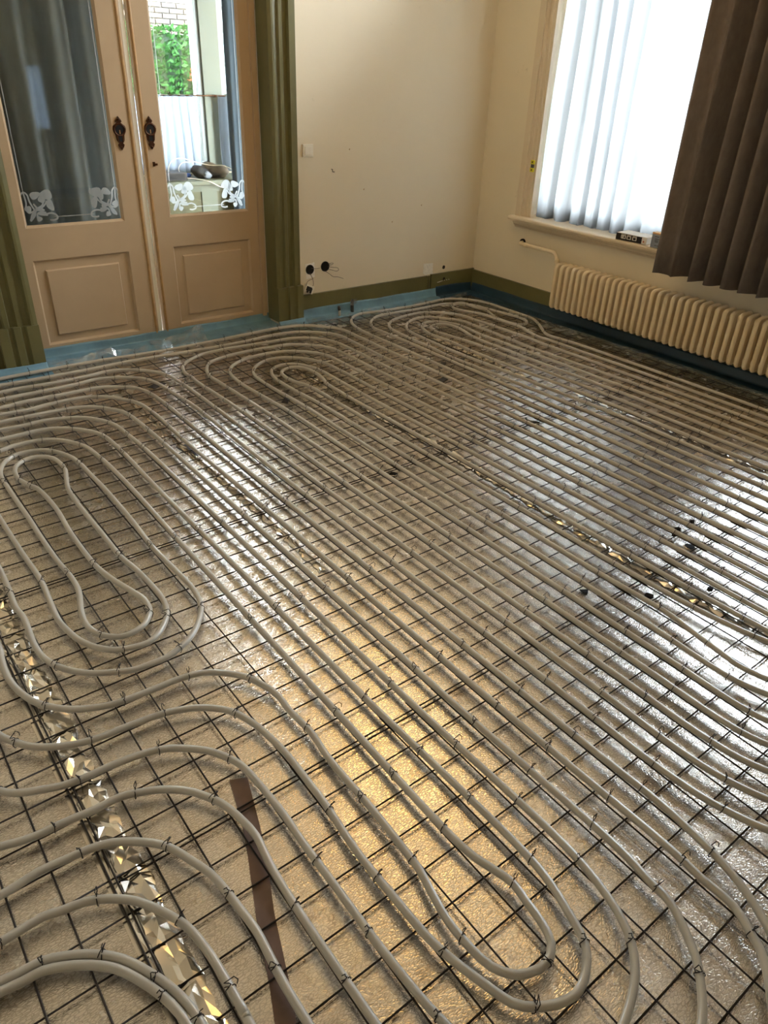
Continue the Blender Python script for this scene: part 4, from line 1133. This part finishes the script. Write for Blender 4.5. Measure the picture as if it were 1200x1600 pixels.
# heavy taupe drape beside the window: flat leading panel, then deep pleats
def taupe():
    mb = MB()
    ya, yb = 2.655, 1.79
    # pleat profile: (distance along the wall from the leading edge, depth towards the room)
    prof = [(0, .045), (.004, .075), (.02, .082), (.05, .060), (.09, .035), (.125, .060), (.135, .072), (.15, .050), (.175, .000), (.205, -.045), (.225, -.03), (.24, .035), (.252, .060), (.275, .045),
            (.30, .000), (.315, -.03), (.33, .01), (.342, .055), (.355, .062), (.385, .030), (.41, -.02), (.425, -.035), (.44, .02), (.452, .060), (.47, .055), (.50, .010), (.52, -.035), (.54, -.02), (.555, .045), (.57, .060),
            (.60, .030), (.625, -.02), (.645, -.035), (.66, .02), (.675, .058), (.70, .040), (.73, -.01), (.75, -.035), (.77, .01), (.785, .055), (.81, .05), (.84, .0), (.865, -.02)]
    pl = [(p.x, p.y) for p in crom([(a, b, 0) for a, b in prof], .008)]
    n = len(pl) - 1
    def fn(u, v):
        i = min(n, round(u * n)); d, w_ = pl[i]
        k = 1.0 + .10 * math.sin(v * 2.2 + d * 4)
        z = .578 + (3.13 - .578) * v
        if v == 0: z += .004 * math.sin(d * 46)
        return (4.275 - w_ * k + .006 * math.sin(v * 5 + d * 20), ya - d + .004 * math.sin(v * 4 + d * 9), z)
    mb.grid(n, 14, fn)
    o = mb.build('window_curtain', 'drape', None, True)
    md = o.modifiers.new('cloth', 'SOLIDIFY'); md.thickness = .003
    return tag(o, 'heavy dark taupe pleated curtain hanging beside the window above the radiator', 'curtain')


taupe()
cr = thing('curtain_rail', 'rail above the window that carries the curtains, out of the top of the photo', 'rail', (4.30, 2.1, 3.15))
MB().tube([(4.275, 4.25, 3.15), (4.275, .1, 3.15)], .012, 8).build('rod', 'casing', cr, True)
for yy in (4.1, 2.2, .2): MB().box(4.27, XR + .001, yy - .01, yy + .01, 3.142, 3.165).build('bracket', 'casing', cr)

drape('net_curtain', 'white sheer net curtain glowing in the window, standing on the sill', XR + .098, 4.035, 2.50, .676, 2.17, .044, 7.4, 'sheer', 11, 'y', 420, .0004, 8, .15)  # stops short so the added clear pane above lets in bare sky
drape('door_curtain', 'blue grey curtain hanging close behind the left sliding door', 4.95, .55, 1.700, .02, 2.6, .055, 5.2, 'grey_drape', 23, 'x', 220, .003, 6)
drape('side_curtain', 'narrow blue grey curtain seen at the right edge of the right door glass', 6.86, 3.50, 3.68, .03, 2.5, .030, 9.0, 'side_drape', 29, 'x', 60, .003, 6)
drape('cafe_curtain', 'white half curtain on the garden window, wide one left of the post', 7.36, 2.15, 3.445, .655, 1.315, .014, 11, 'half_sheer', 31, 'x', 260, .0005, 6, .3, 'white half curtains')
drape('cafe_curtain', 'white half curtain on the garden window, right of the post', 7.36, 3.645, 4.45, .655, 1.315, .014, 9, 'half_sheer', 37, 'x', 180, .0005, 6, .3, 'white half curtains')
rr_ = MB().tube([(2.12, 7.36, 1.312), (4.7, 7.36, 1.312)], .006, 8)
rr_.box(2.11, 2.13, 7.35, 7.44, 1.30, 1.32); rr_.box(3.63, 3.65, 7.35, 7.44, 1.30, 1.32); rr_.box(4.69, 4.71, 7.35, 7.44, 1.30, 1.32)
tag(rr_.build('curtain_rod', 'brass', None, True), 'thin brass rod carrying the white half curtains', 'curtain rod')

nr = MB().tube([(XR + .098, 2.45, 2.175), (XR + .098, 4.06, 2.175)], .007, 8)
tag(nr.build('net_curtain_rod', 'casing', None, True), 'thin rod at the top of the white sheer net curtain, above the picture edge', 'curtain rod')

# ================================================================ WALL FITTINGS
sw = thing('light_switch', 'cream rocker light switch on the wall right of the green architrave', 'switch', (2.886, YB, 1.12))
MB().cbox(2.845, 2.927, YB - .010, YB, 1.082, 1.158, .003).build('plate', 'white', sw)
MB().cbox(2.860, 2.912, YB - .015, YB - .008, 1.094, 1.146, .003).build('rocker', 'white', sw)


def wire_tube(pts, par, r=.0016, m='copper', nm='loose_wire'):
    return MB().tube(crom(pts, .01), r, 6).build(nm, m, par, True)


def open_box(label, x, z, r):
    b = thing('socket_box', label, 'wall socket', (x, YB, z), 'open wall socket boxes')
    mb = MB()
    ring = lambda rad, y: [(x + rad * math.cos(2 * PI * i / 24), y, z + rad * math.sin(2 * PI * i / 24)) for i in range(24)]
    vs = ring(r + .003, YB - .002) + ring(r + .003, YB - .006) + ring(r, YB - .006) + ring(r - .002, YB - .003)
    fs = []
    for k in range(3): fs += [(k * 24 + i, k * 24 + (i + 1) % 24, (k + 1) * 24 + (i + 1) % 24, (k + 1) * 24 + i) for i in range(24)]
    mb.add(vs, fs)
    mb.build('box_rim', 'black', b, True)
    MB().prism([(x + (r - .001) * math.cos(2 * PI * i / 24), z + (r - .001) * math.sin(2 * PI * i / 24)) for i in range(24)], 'y', YB - .004, YB - .0005).build('box_cavity', 'slot', b)
    return b


s1 = open_box('open round socket box on a white plaster square, left one next to the architrave', 2.889, .352, .031)
pp = MB(); pp.prism([(2.850, .392), (2.930, .398), (2.932, .296), (2.858, .286)], 'y', YB - .0018, YB)
pp.build('plaster_square', 'plaster', s1)
wire_tube([(2.90, YB - .004, .36), (2.925, YB - .012, .356), (2.965, YB - .018, .357)], s1)
wire_tube([(2.893, YB - .004, .325), (2.895, YB - .02, .300), (2.905, YB - .022, .290), (2.880, YB - .028, .288), (2.850, YB - .03, .276), (2.840, YB - .03, .250)], s1)
wire_tube([(2.885, YB - .004, .328), (2.898, YB - .02, .298), (2.902, YB - .026, .270), (2.902, YB - .026, .245), (2.893, YB - .022, .235)], s1)
s2 = open_box('open round socket box with long loose wires, right one', 3.020, .360, .033)
wire_tube([(3.045, YB - .004, .375), (3.065, YB - .018, .382), (3.080, YB - .022, .380), (3.066, YB - .02, .370), (3.048, YB - .006, .368)], s2)
wire_tube([(3.045, YB - .004, .357), (3.080, YB - .02, .350), (3.110, YB - .028, .346), (3.122, YB - .03, .332), (3.108, YB - .028, .322), (3.075, YB - .02, .330), (3.048, YB - .006, .338)], s2)
wire_tube([(3.015, YB - .004, .330), (3.040, YB - .022, .312), (3.070, YB - .035, .288), (3.105, YB - .042, .284), (3.150, YB - .05, .268)], s2)
tb = thing('socket_insert', 'white socket insert dangling from wires beside the architrave', 'socket', (2.868, YB - .02, .222))
a = math.radians(-24)
def rot_box(mb, cx, cz, hw, hh, y0, y1):
    q = [(-hw, -hh), (hw, -hh), (hw, hh), (-hw, hh)]
    mb.prism([(cx + u * math.cos(a) - v * math.sin(a), cz + u * math.sin(a) + v * math.cos(a)) for u, v in q], 'y', y0, y1)
mb = MB(); rot_box(mb, 2.868, .222, .036, .028, YB - .030, YB - .006); mb.build('insert_frame', 'white', tb)
mb = MB(); rot_box(mb, 2.862, .226, .021, .015, YB - .036, YB - .029); rot_box(mb, 2.852, .220, .006, .020, YB - .038, YB - .029); rot_box(mb, 2.876, .210, .006, .018, YB - .038, YB - .029)
mb.build('terminal', 'black', tb)

# plaster patch and holes near the corner
pt = MB(); pt.prism([(3.968, .276), (4.064, .271), (4.066, .206), (4.072, .188), (3.990, .186), (3.966, .200)], 'y', YB - .003, YB)
tag(pt.build('plaster_patch', 'plaster'), 'white plaster patch above the skirting near the corner', 'plaster')
def wall_hole(label, x, z, r, y=YB):
    h = thing('wall_hole', label, 'hole', (x, y, z), 'drilled holes by the corner')
    MB().prism([(x + r * math.cos(i * PI / 6) * (1 + .1 * math.sin(i * 2)), z + r * math.sin(i * PI / 6)) for i in range(12)], 'y', y - .0015, y).build('hole', 'slot', h)
    mb = MB()
    for i in range(9): mb.frombm(ball(x - .03 + .012 * i * (1 if i % 2 else -.4), y - .002, z - r - .004 + .006 * math.sin(i * 3), .0035, 1))
    mb.build('plaster_crumbs', 'plaster', h)
wall_hole('drilled hole in the wall just above the skirting near the corner', 4.186, .226, .015)
wall_hole('drilled hole in the green skirting near the corner', 4.182, .138, .012, YB - .018)
nl = thing('wall_nail', 'small bent nail in the middle of the cream wall', 'nail', (3.08, YB, .99))
MB().tube([(3.078, YB, 1.0), (3.078, YB - .012, .999), (3.078, YB - .014, .985), (3.095, YB - .012, .983)], .0025, 6).build('nail', 'slot', nl)
# scuffs: small raised plaster specks
for i, (px, pz) in enumerate(((3.35, .86), (3.62, .62), (3.22, 1.12), (3.9, .72))):
    tag(MB().prism([(px, pz), (px + .012, pz + .004), (px + .008, pz - .008)], 'y', YB - .001, YB).build('wall_fleck', 'bead'), 'tiny brown fleck on the cream back wall ' + ['below and right of the bent nail', 'low, right of the middle', 'above and right of the bent nail', 'near the far corner'][i], 'fleck', 'flecks on the back wall')

# pipe stubs that come out of the floor at the back wall
ps = thing('pipe_stub', 'short pale pipe stub with a dark cap at the back wall, left of two', 'pipe', (3.10, YB - .075, 0), 'pipe stubs at the back wall')
MB().tube([(3.10, YB - .075, .0), (3.10, YB - .075, .045)], .010, 10).build('metal_stub', 'pipe', ps, True)
MB().tube([(3.10, YB - .075, .045), (3.10, YB - .070, .058), (3.115, YB - .045, .062)], .011, 10).build('dark_cap', 'tape', ps, True)
ps = thing('pipe_stub', 'dark pipe sleeve wrapped in a film rag at the back wall, right of two', 'pipe', (3.235, YB - .05, 0), 'pipe stubs at the back wall')
MB().tube([(3.235, YB - .05, .0), (3.235, YB - .045, .075), (3.25, YB - .035, .095)], .013, 8).build('dark_sleeve', 'tape', ps, True)
MB().prism([(3.20, .070), (3.23, .105), (3.262, .112), (3.268, .085), (3.235, .060)], 'y', YB - .066, YB - .060).build('film_rag', 'film', ps)

# yellow gauge on the window casing
yg = thing('level_gauge', 'small yellow and black gauge stuck on the left window casing', 'gauge', (XR - .02, 4.01, 1.03))
MB().cbox(XR - .022, XR - .010, 4.000, 4.034, 1.038, 1.066, .002).build('upper_plate', 'yellow', yg)
MB().cbox(XR - .022, XR - .010, 4.000, 4.034, .986, 1.014, .002).build('lower_plate', 'yellow', yg)
MB().box(XR - .018, XR - .011, 4.004, 4.030, 1.014, 1.038).build('slider', 'tape', yg)
mk = MB(); mk.box(XR - .0232, XR - .0222, 4.012, 4.022, 1.046, 1.058); mk.box(XR - .0232, XR - .0222, 4.012, 4.022, .994, 1.006)
mk.build('mark', 'black', yg)

# boxes on the window sill
bx = thing('product_carton', 'low white carton with a black printed side lying on the window sill', 'box', (4.47, 3.05, SZ))
th = math.radians(4)
def local_box(mb, x0, x1, y0, y1, z0, z1, ch=.0):
    bm = bmesh.new(); bmesh.ops.create_cube(bm, size=1)
    for v in bm.verts:
        p = Vector(((x0 + x1) / 2 + v.co.x * (x1 - x0), (y0 + y1) / 2 + v.co.y * (y1 - y0), 0))
        p.rotate(Matrix.Rotation(th, 3, 'Z'))
        v.co = Vector((p.x + 4.452, p.y + 3.02, SZ + (z0 + z1) / 2 + v.co.z * (z1 - z0)))
    if ch: bmesh.ops.bevel(bm, geom=bm.edges[:], offset=ch, segments=2, affect='EDGES')
    mb.frombm(bm)
mb = MB(); local_box(mb, 0, .135, -.115, .115, .001, .046, .002); mb.build('carton', 'carton_white', bx)
mb = MB(); local_box(mb, -.0012, .001, -.078, .1165, .002, .043); local_box(mb, -.001, .03, .1145, .1165, .002, .043); mb.build('black_print', 'black', bx)
mb = MB()
for y0, y1 in ((.042, .078), (.002, .034), (-.040, -.008)):
    local_box(mb, -.0022, -.001, y0, y1, .012, .016); local_box(mb, -.0022, -.001, y0, y1, .030, .034)
    local_box(mb, -.0022, -.001, y0, y0 + .006, .012, .034); local_box(mb, -.0022, -.001, y1 - .006, y1, .012, .034)
    local_box(mb, -.0022, -.001, y0, y1, .037, .040)
local_box(mb, -.0022, -.001, .058, .068, .016, .030)
mb.build('white_icon', 'carton_white', bx)
mb = MB(); local_box(mb, -.0014, -.0004, -.098, -.088, .012, .022); mb.build('red_dot', 'leaf_red', bx)
b2 = thing('small_carton', 'small upright grey carton with an orange top beside the dark curtain', 'box', (4.46, 2.785, SZ))
MB().cbox(4.440, 4.485, 2.785, 2.861, SZ, SZ + .082, .0015).build('carton', 'carton_grey', b2)
MB().cbox(4.439, 4.486, 2.784, 2.862, SZ + .082, SZ + .092, .001).build('orange_top', 'carton_orange', b2)
mb = MB()
for i, (ya, yb, za) in enumerate(((2.808, 2.838, .066), (2.805, 2.833, .052), (2.808, 2.835, .042), (2.808, 2.833, .034), (2.818, 2.828, .012), (2.803, 2.813, .012))): mb.box(4.4388, 4.4400, ya, yb, SZ + za, SZ + za + .004)
mb.build('print_line', 'tape', b2)

# ================================================================ ROOM AND GARDEN BEHIND THE DOORS
cab = thing('low_cabinet', 'sage green low panelled cabinet under the garden window behind the right door', 'cabinet', (3.3, 7.15, 0))
MB().cbox(2.15, 4.6, 6.93, 7.38, .595, .632, .004).build('cabinet_top', 'sage', cab)
for i in range(4):
    xa = 2.18 + i * .565 - .0
    st = MB()
    st.box(xa, xa + .08, 6.965, 6.99, .06, .595); st.box(xa + .485, xa + .565, 6.965, 6.99, .06, .595)
    st.box(xa + .08, xa + .485, 6.965, 6.99, .06, .13); st.box(xa + .08, xa + .485, 6.965, 6.99, .535, .595)
    st.build('door_frame', 'sage', cab)
    MB().box(xa + .08, xa + .485, 6.975, 6.985, .13, .535).build('door_panel', 'sage_panel', cab)
MB().box(2.18, 4.55, 6.99, 7.36, .0, .595).build('carcass', 'sage', cab)

bag = thing('tool_bag', 'slumped brown and black fabric bag on the cabinet behind the right door glass', 'bag', (3.42, 7.15, .632))
def lump(mb, cx, cy, cz, rx, ry, rz, rot, seed):
    bm = bmesh.new(); bmesh.ops.create_icosphere(bm, subdivisions=3, radius=1)
    rd = random.Random(seed); a, b, c = rd.uniform(0, 6), rd.uniform(0, 6), rd.uniform(0, 6)
    for v in bm.verts:
        p = v.co * (1 + .12 * math.sin(4 * v.co.x + a) * math.sin(3 * v.co.y + b) + .08 * math.sin(7 * v.co.z + c))
        p = Vector((math.copysign(abs(p.x) ** .8, p.x) * rx, math.copysign(abs(p.y) ** .8, p.y) * ry, math.copysign(abs(p.z) ** .8, p.z) * rz))
        p.rotate(Matrix.Rotation(rot, 3, 'Y'))
        v.co = p + Vector((cx, cy, cz))
    mb.frombm(bm)
mb = MB(); lump(mb, 3.50, 7.13, .69, .105, .09, .055, .1, 3); lump(mb, 3.42, 7.18, .715, .07, .07, .045, 0, 4); mb.build('brown_side', 'bag', bag, True)
mb = MB(); lump(mb, 3.305, 7.12, .685, .085, .08, .052, .35, 6); lump(mb, 3.42, 7.08, .66, .06, .05, .028, 0, 8); mb.build('black_side', 'bag_dark', bag, True)
mb = MB(); lump(mb, 3.345, 7.05, .665, .04, .03, .03, .3, 9); mb.build('pale_flap', 'carton_grey', bag, True)
rt = thing('equipment_box', 'grey equipment box at the left end of the cabinet behind the right door', 'box', (3.0, 7.1, .632))
MB().cbox(2.86, 3.125, 7.02, 7.2, .632, .70, .004).build('casing', 'tape', rt)
MB().box(2.95, 3.10, 7.016, 7.021, .645, .69).build('vent_panel', 'black', rt)
cl = thing('blue_cloth', 'small blue cloth beside the bag on the cabinet', 'cloth', (3.22, 7.2, .632))
mb = MB(); lump(mb, 3.215, 7.22, .650, .035, .03, .020, 0, 12)
MT['blue_cloth'] = mat('blue_cloth', S(70, 110, 200), 0.8)
mb.build('cloth', 'blue_cloth', cl, True)
cb = thing('white_cable', 'looped white cable on the cabinet in front of the half curtain', 'cable', (3.2, 7.1, .632))
MB().tube(crom([(3.02, 7.15, .64), (2.99, 7.12, .72), (3.03, 7.12, .79), (3.12, 7.12, .81), (3.24, 7.10, .78), (3.40, 7.08, .745), (3.52, 7.02, .74), (3.60, 6.96, .68), (3.58, 6.925, .60), (3.50, 6.92, .56), (3.42, 6.92, .57), (3.30, 6.925, .625), (3.20, 6.98, .645), (3.10, 7.05, .66), (3.08, 7.1, .72), (3.13, 7.12, .77), (3.22, 7.12, .775)], .02), .004, 6).build('cable', 'white', cb, True)

# hedge
hg = thing('hedge', 'clipped green hedge in the garden behind the right door glass', 'hedge', (5.0, 11.0, -.25))
def hf(u, v):
    x = 1.5 + 7.0 * u; z = -.25 + 2.12 * v
    return (x, 10.62 + .10 * math.sin(x * 5 + z * 3) + .45 * max(0, v - .8) / .2 * .6, z)
mb = MB().grid(60, 20, hf); mb.grid(60, 4, lambda u, v: (1.5 + 7 * u, 10.9 + .8 * v, 1.87 + .03 * math.sin(u * 60)))
mb.build('hedge_body', 'leaf_dark', hg, True)
def leaves(nm, m, n, seed, box):
    rd = random.Random(seed); mb = MB()
    for i in range(n):
        x = rd.uniform(*box[0]); z = rd.uniform(*box[1])
        v = (z + .25) / 2.12
        y = 10.62 + .10 * math.sin(x * 5 + z * 3) + .45 * max(0, v - .8) / .2 * .6 - rd.uniform(-.04, .16)
        s = rd.uniform(.025, .05)
        d = Vector((rd.uniform(-1, 1), rd.uniform(-.8, .1), rd.uniform(-.3, 1))).normalized()
        e = d.orthogonal().normalized(); e.rotate(Matrix.Rotation(rd.uniform(0, 6), 3, d))
        c = Vector((x, y, z))
        mb.add([c - d * s, c + e * s * .5, c + d * s, c - e * s * .5], [(0, 1, 2, 3)])
    return mb.build(nm, m, hg, kind='stuff')
leaves('hedge_leaves', 'leaf', 17000, 5, ((3.2, 7.4), (-.1, 1.98)))
leaves('rust_leaves', 'leaf_red', 60, 6, ((4.85, 5.0), (1.35, 1.5)))

# brick wall behind the hedge, brick by brick where it shows
bw = thing('brick_wall', 'pale grey brick wall of the neighbour above the hedge', 'wall', (5.2, 11.9, 0))
MB().box(2.5, 8.0, 11.92, 12.1, -.3, 2.28).build('mortar_bed', 'mortar', bw)
MB().box(2.4, 8.1, 11.88, 12.14, 2.28, 2.32).build('white_coping', 'white', bw)
bme = MB().cbox(-.103, .103, -.05, .012, -.026, .026, .004).mesh('brick', 'brick')
for r_ in range(9):
    for q in range(13):
        obj('brick', bme, bw, Matrix.Translation((4.15 + .220 * q + (.11 if r_ % 2 else 0), 11.93 + random.uniform(-.004, .004), 1.72 + .065 * r_)))

# ================================================================ CEILING LAMP (just out of the picture, mirrored in the foil)
lp = thing('ceiling_lamp', 'warm ceiling lamp above the middle of the room, mirrored as gold shine in the foil', 'lamp', (LAMP_POS[0], LAMP_POS[1], ZC))
bm = bmesh.new(); bmesh.ops.create_uvsphere(bm, u_segments=32, v_segments=14, radius=.40)
for v in bm.verts: v.co = Vector((v.co.x + LAMP_POS[0], v.co.y + LAMP_POS[1], v.co.z * .28 + LAMP_POS[2]))
MT['lamp'].node_tree.nodes['Principled BSDF'].inputs['Emission Strength'].default_value = LAMP_W
MB().frombm(bm).build('lamp_shade', 'lamp', lp, True)
MB().tube([(LAMP_POS[0], LAMP_POS[1], ZC), (LAMP_POS[0], LAMP_POS[1], LAMP_POS[2] + .08)], .03, 12).build('stem', 'brass', lp, True)
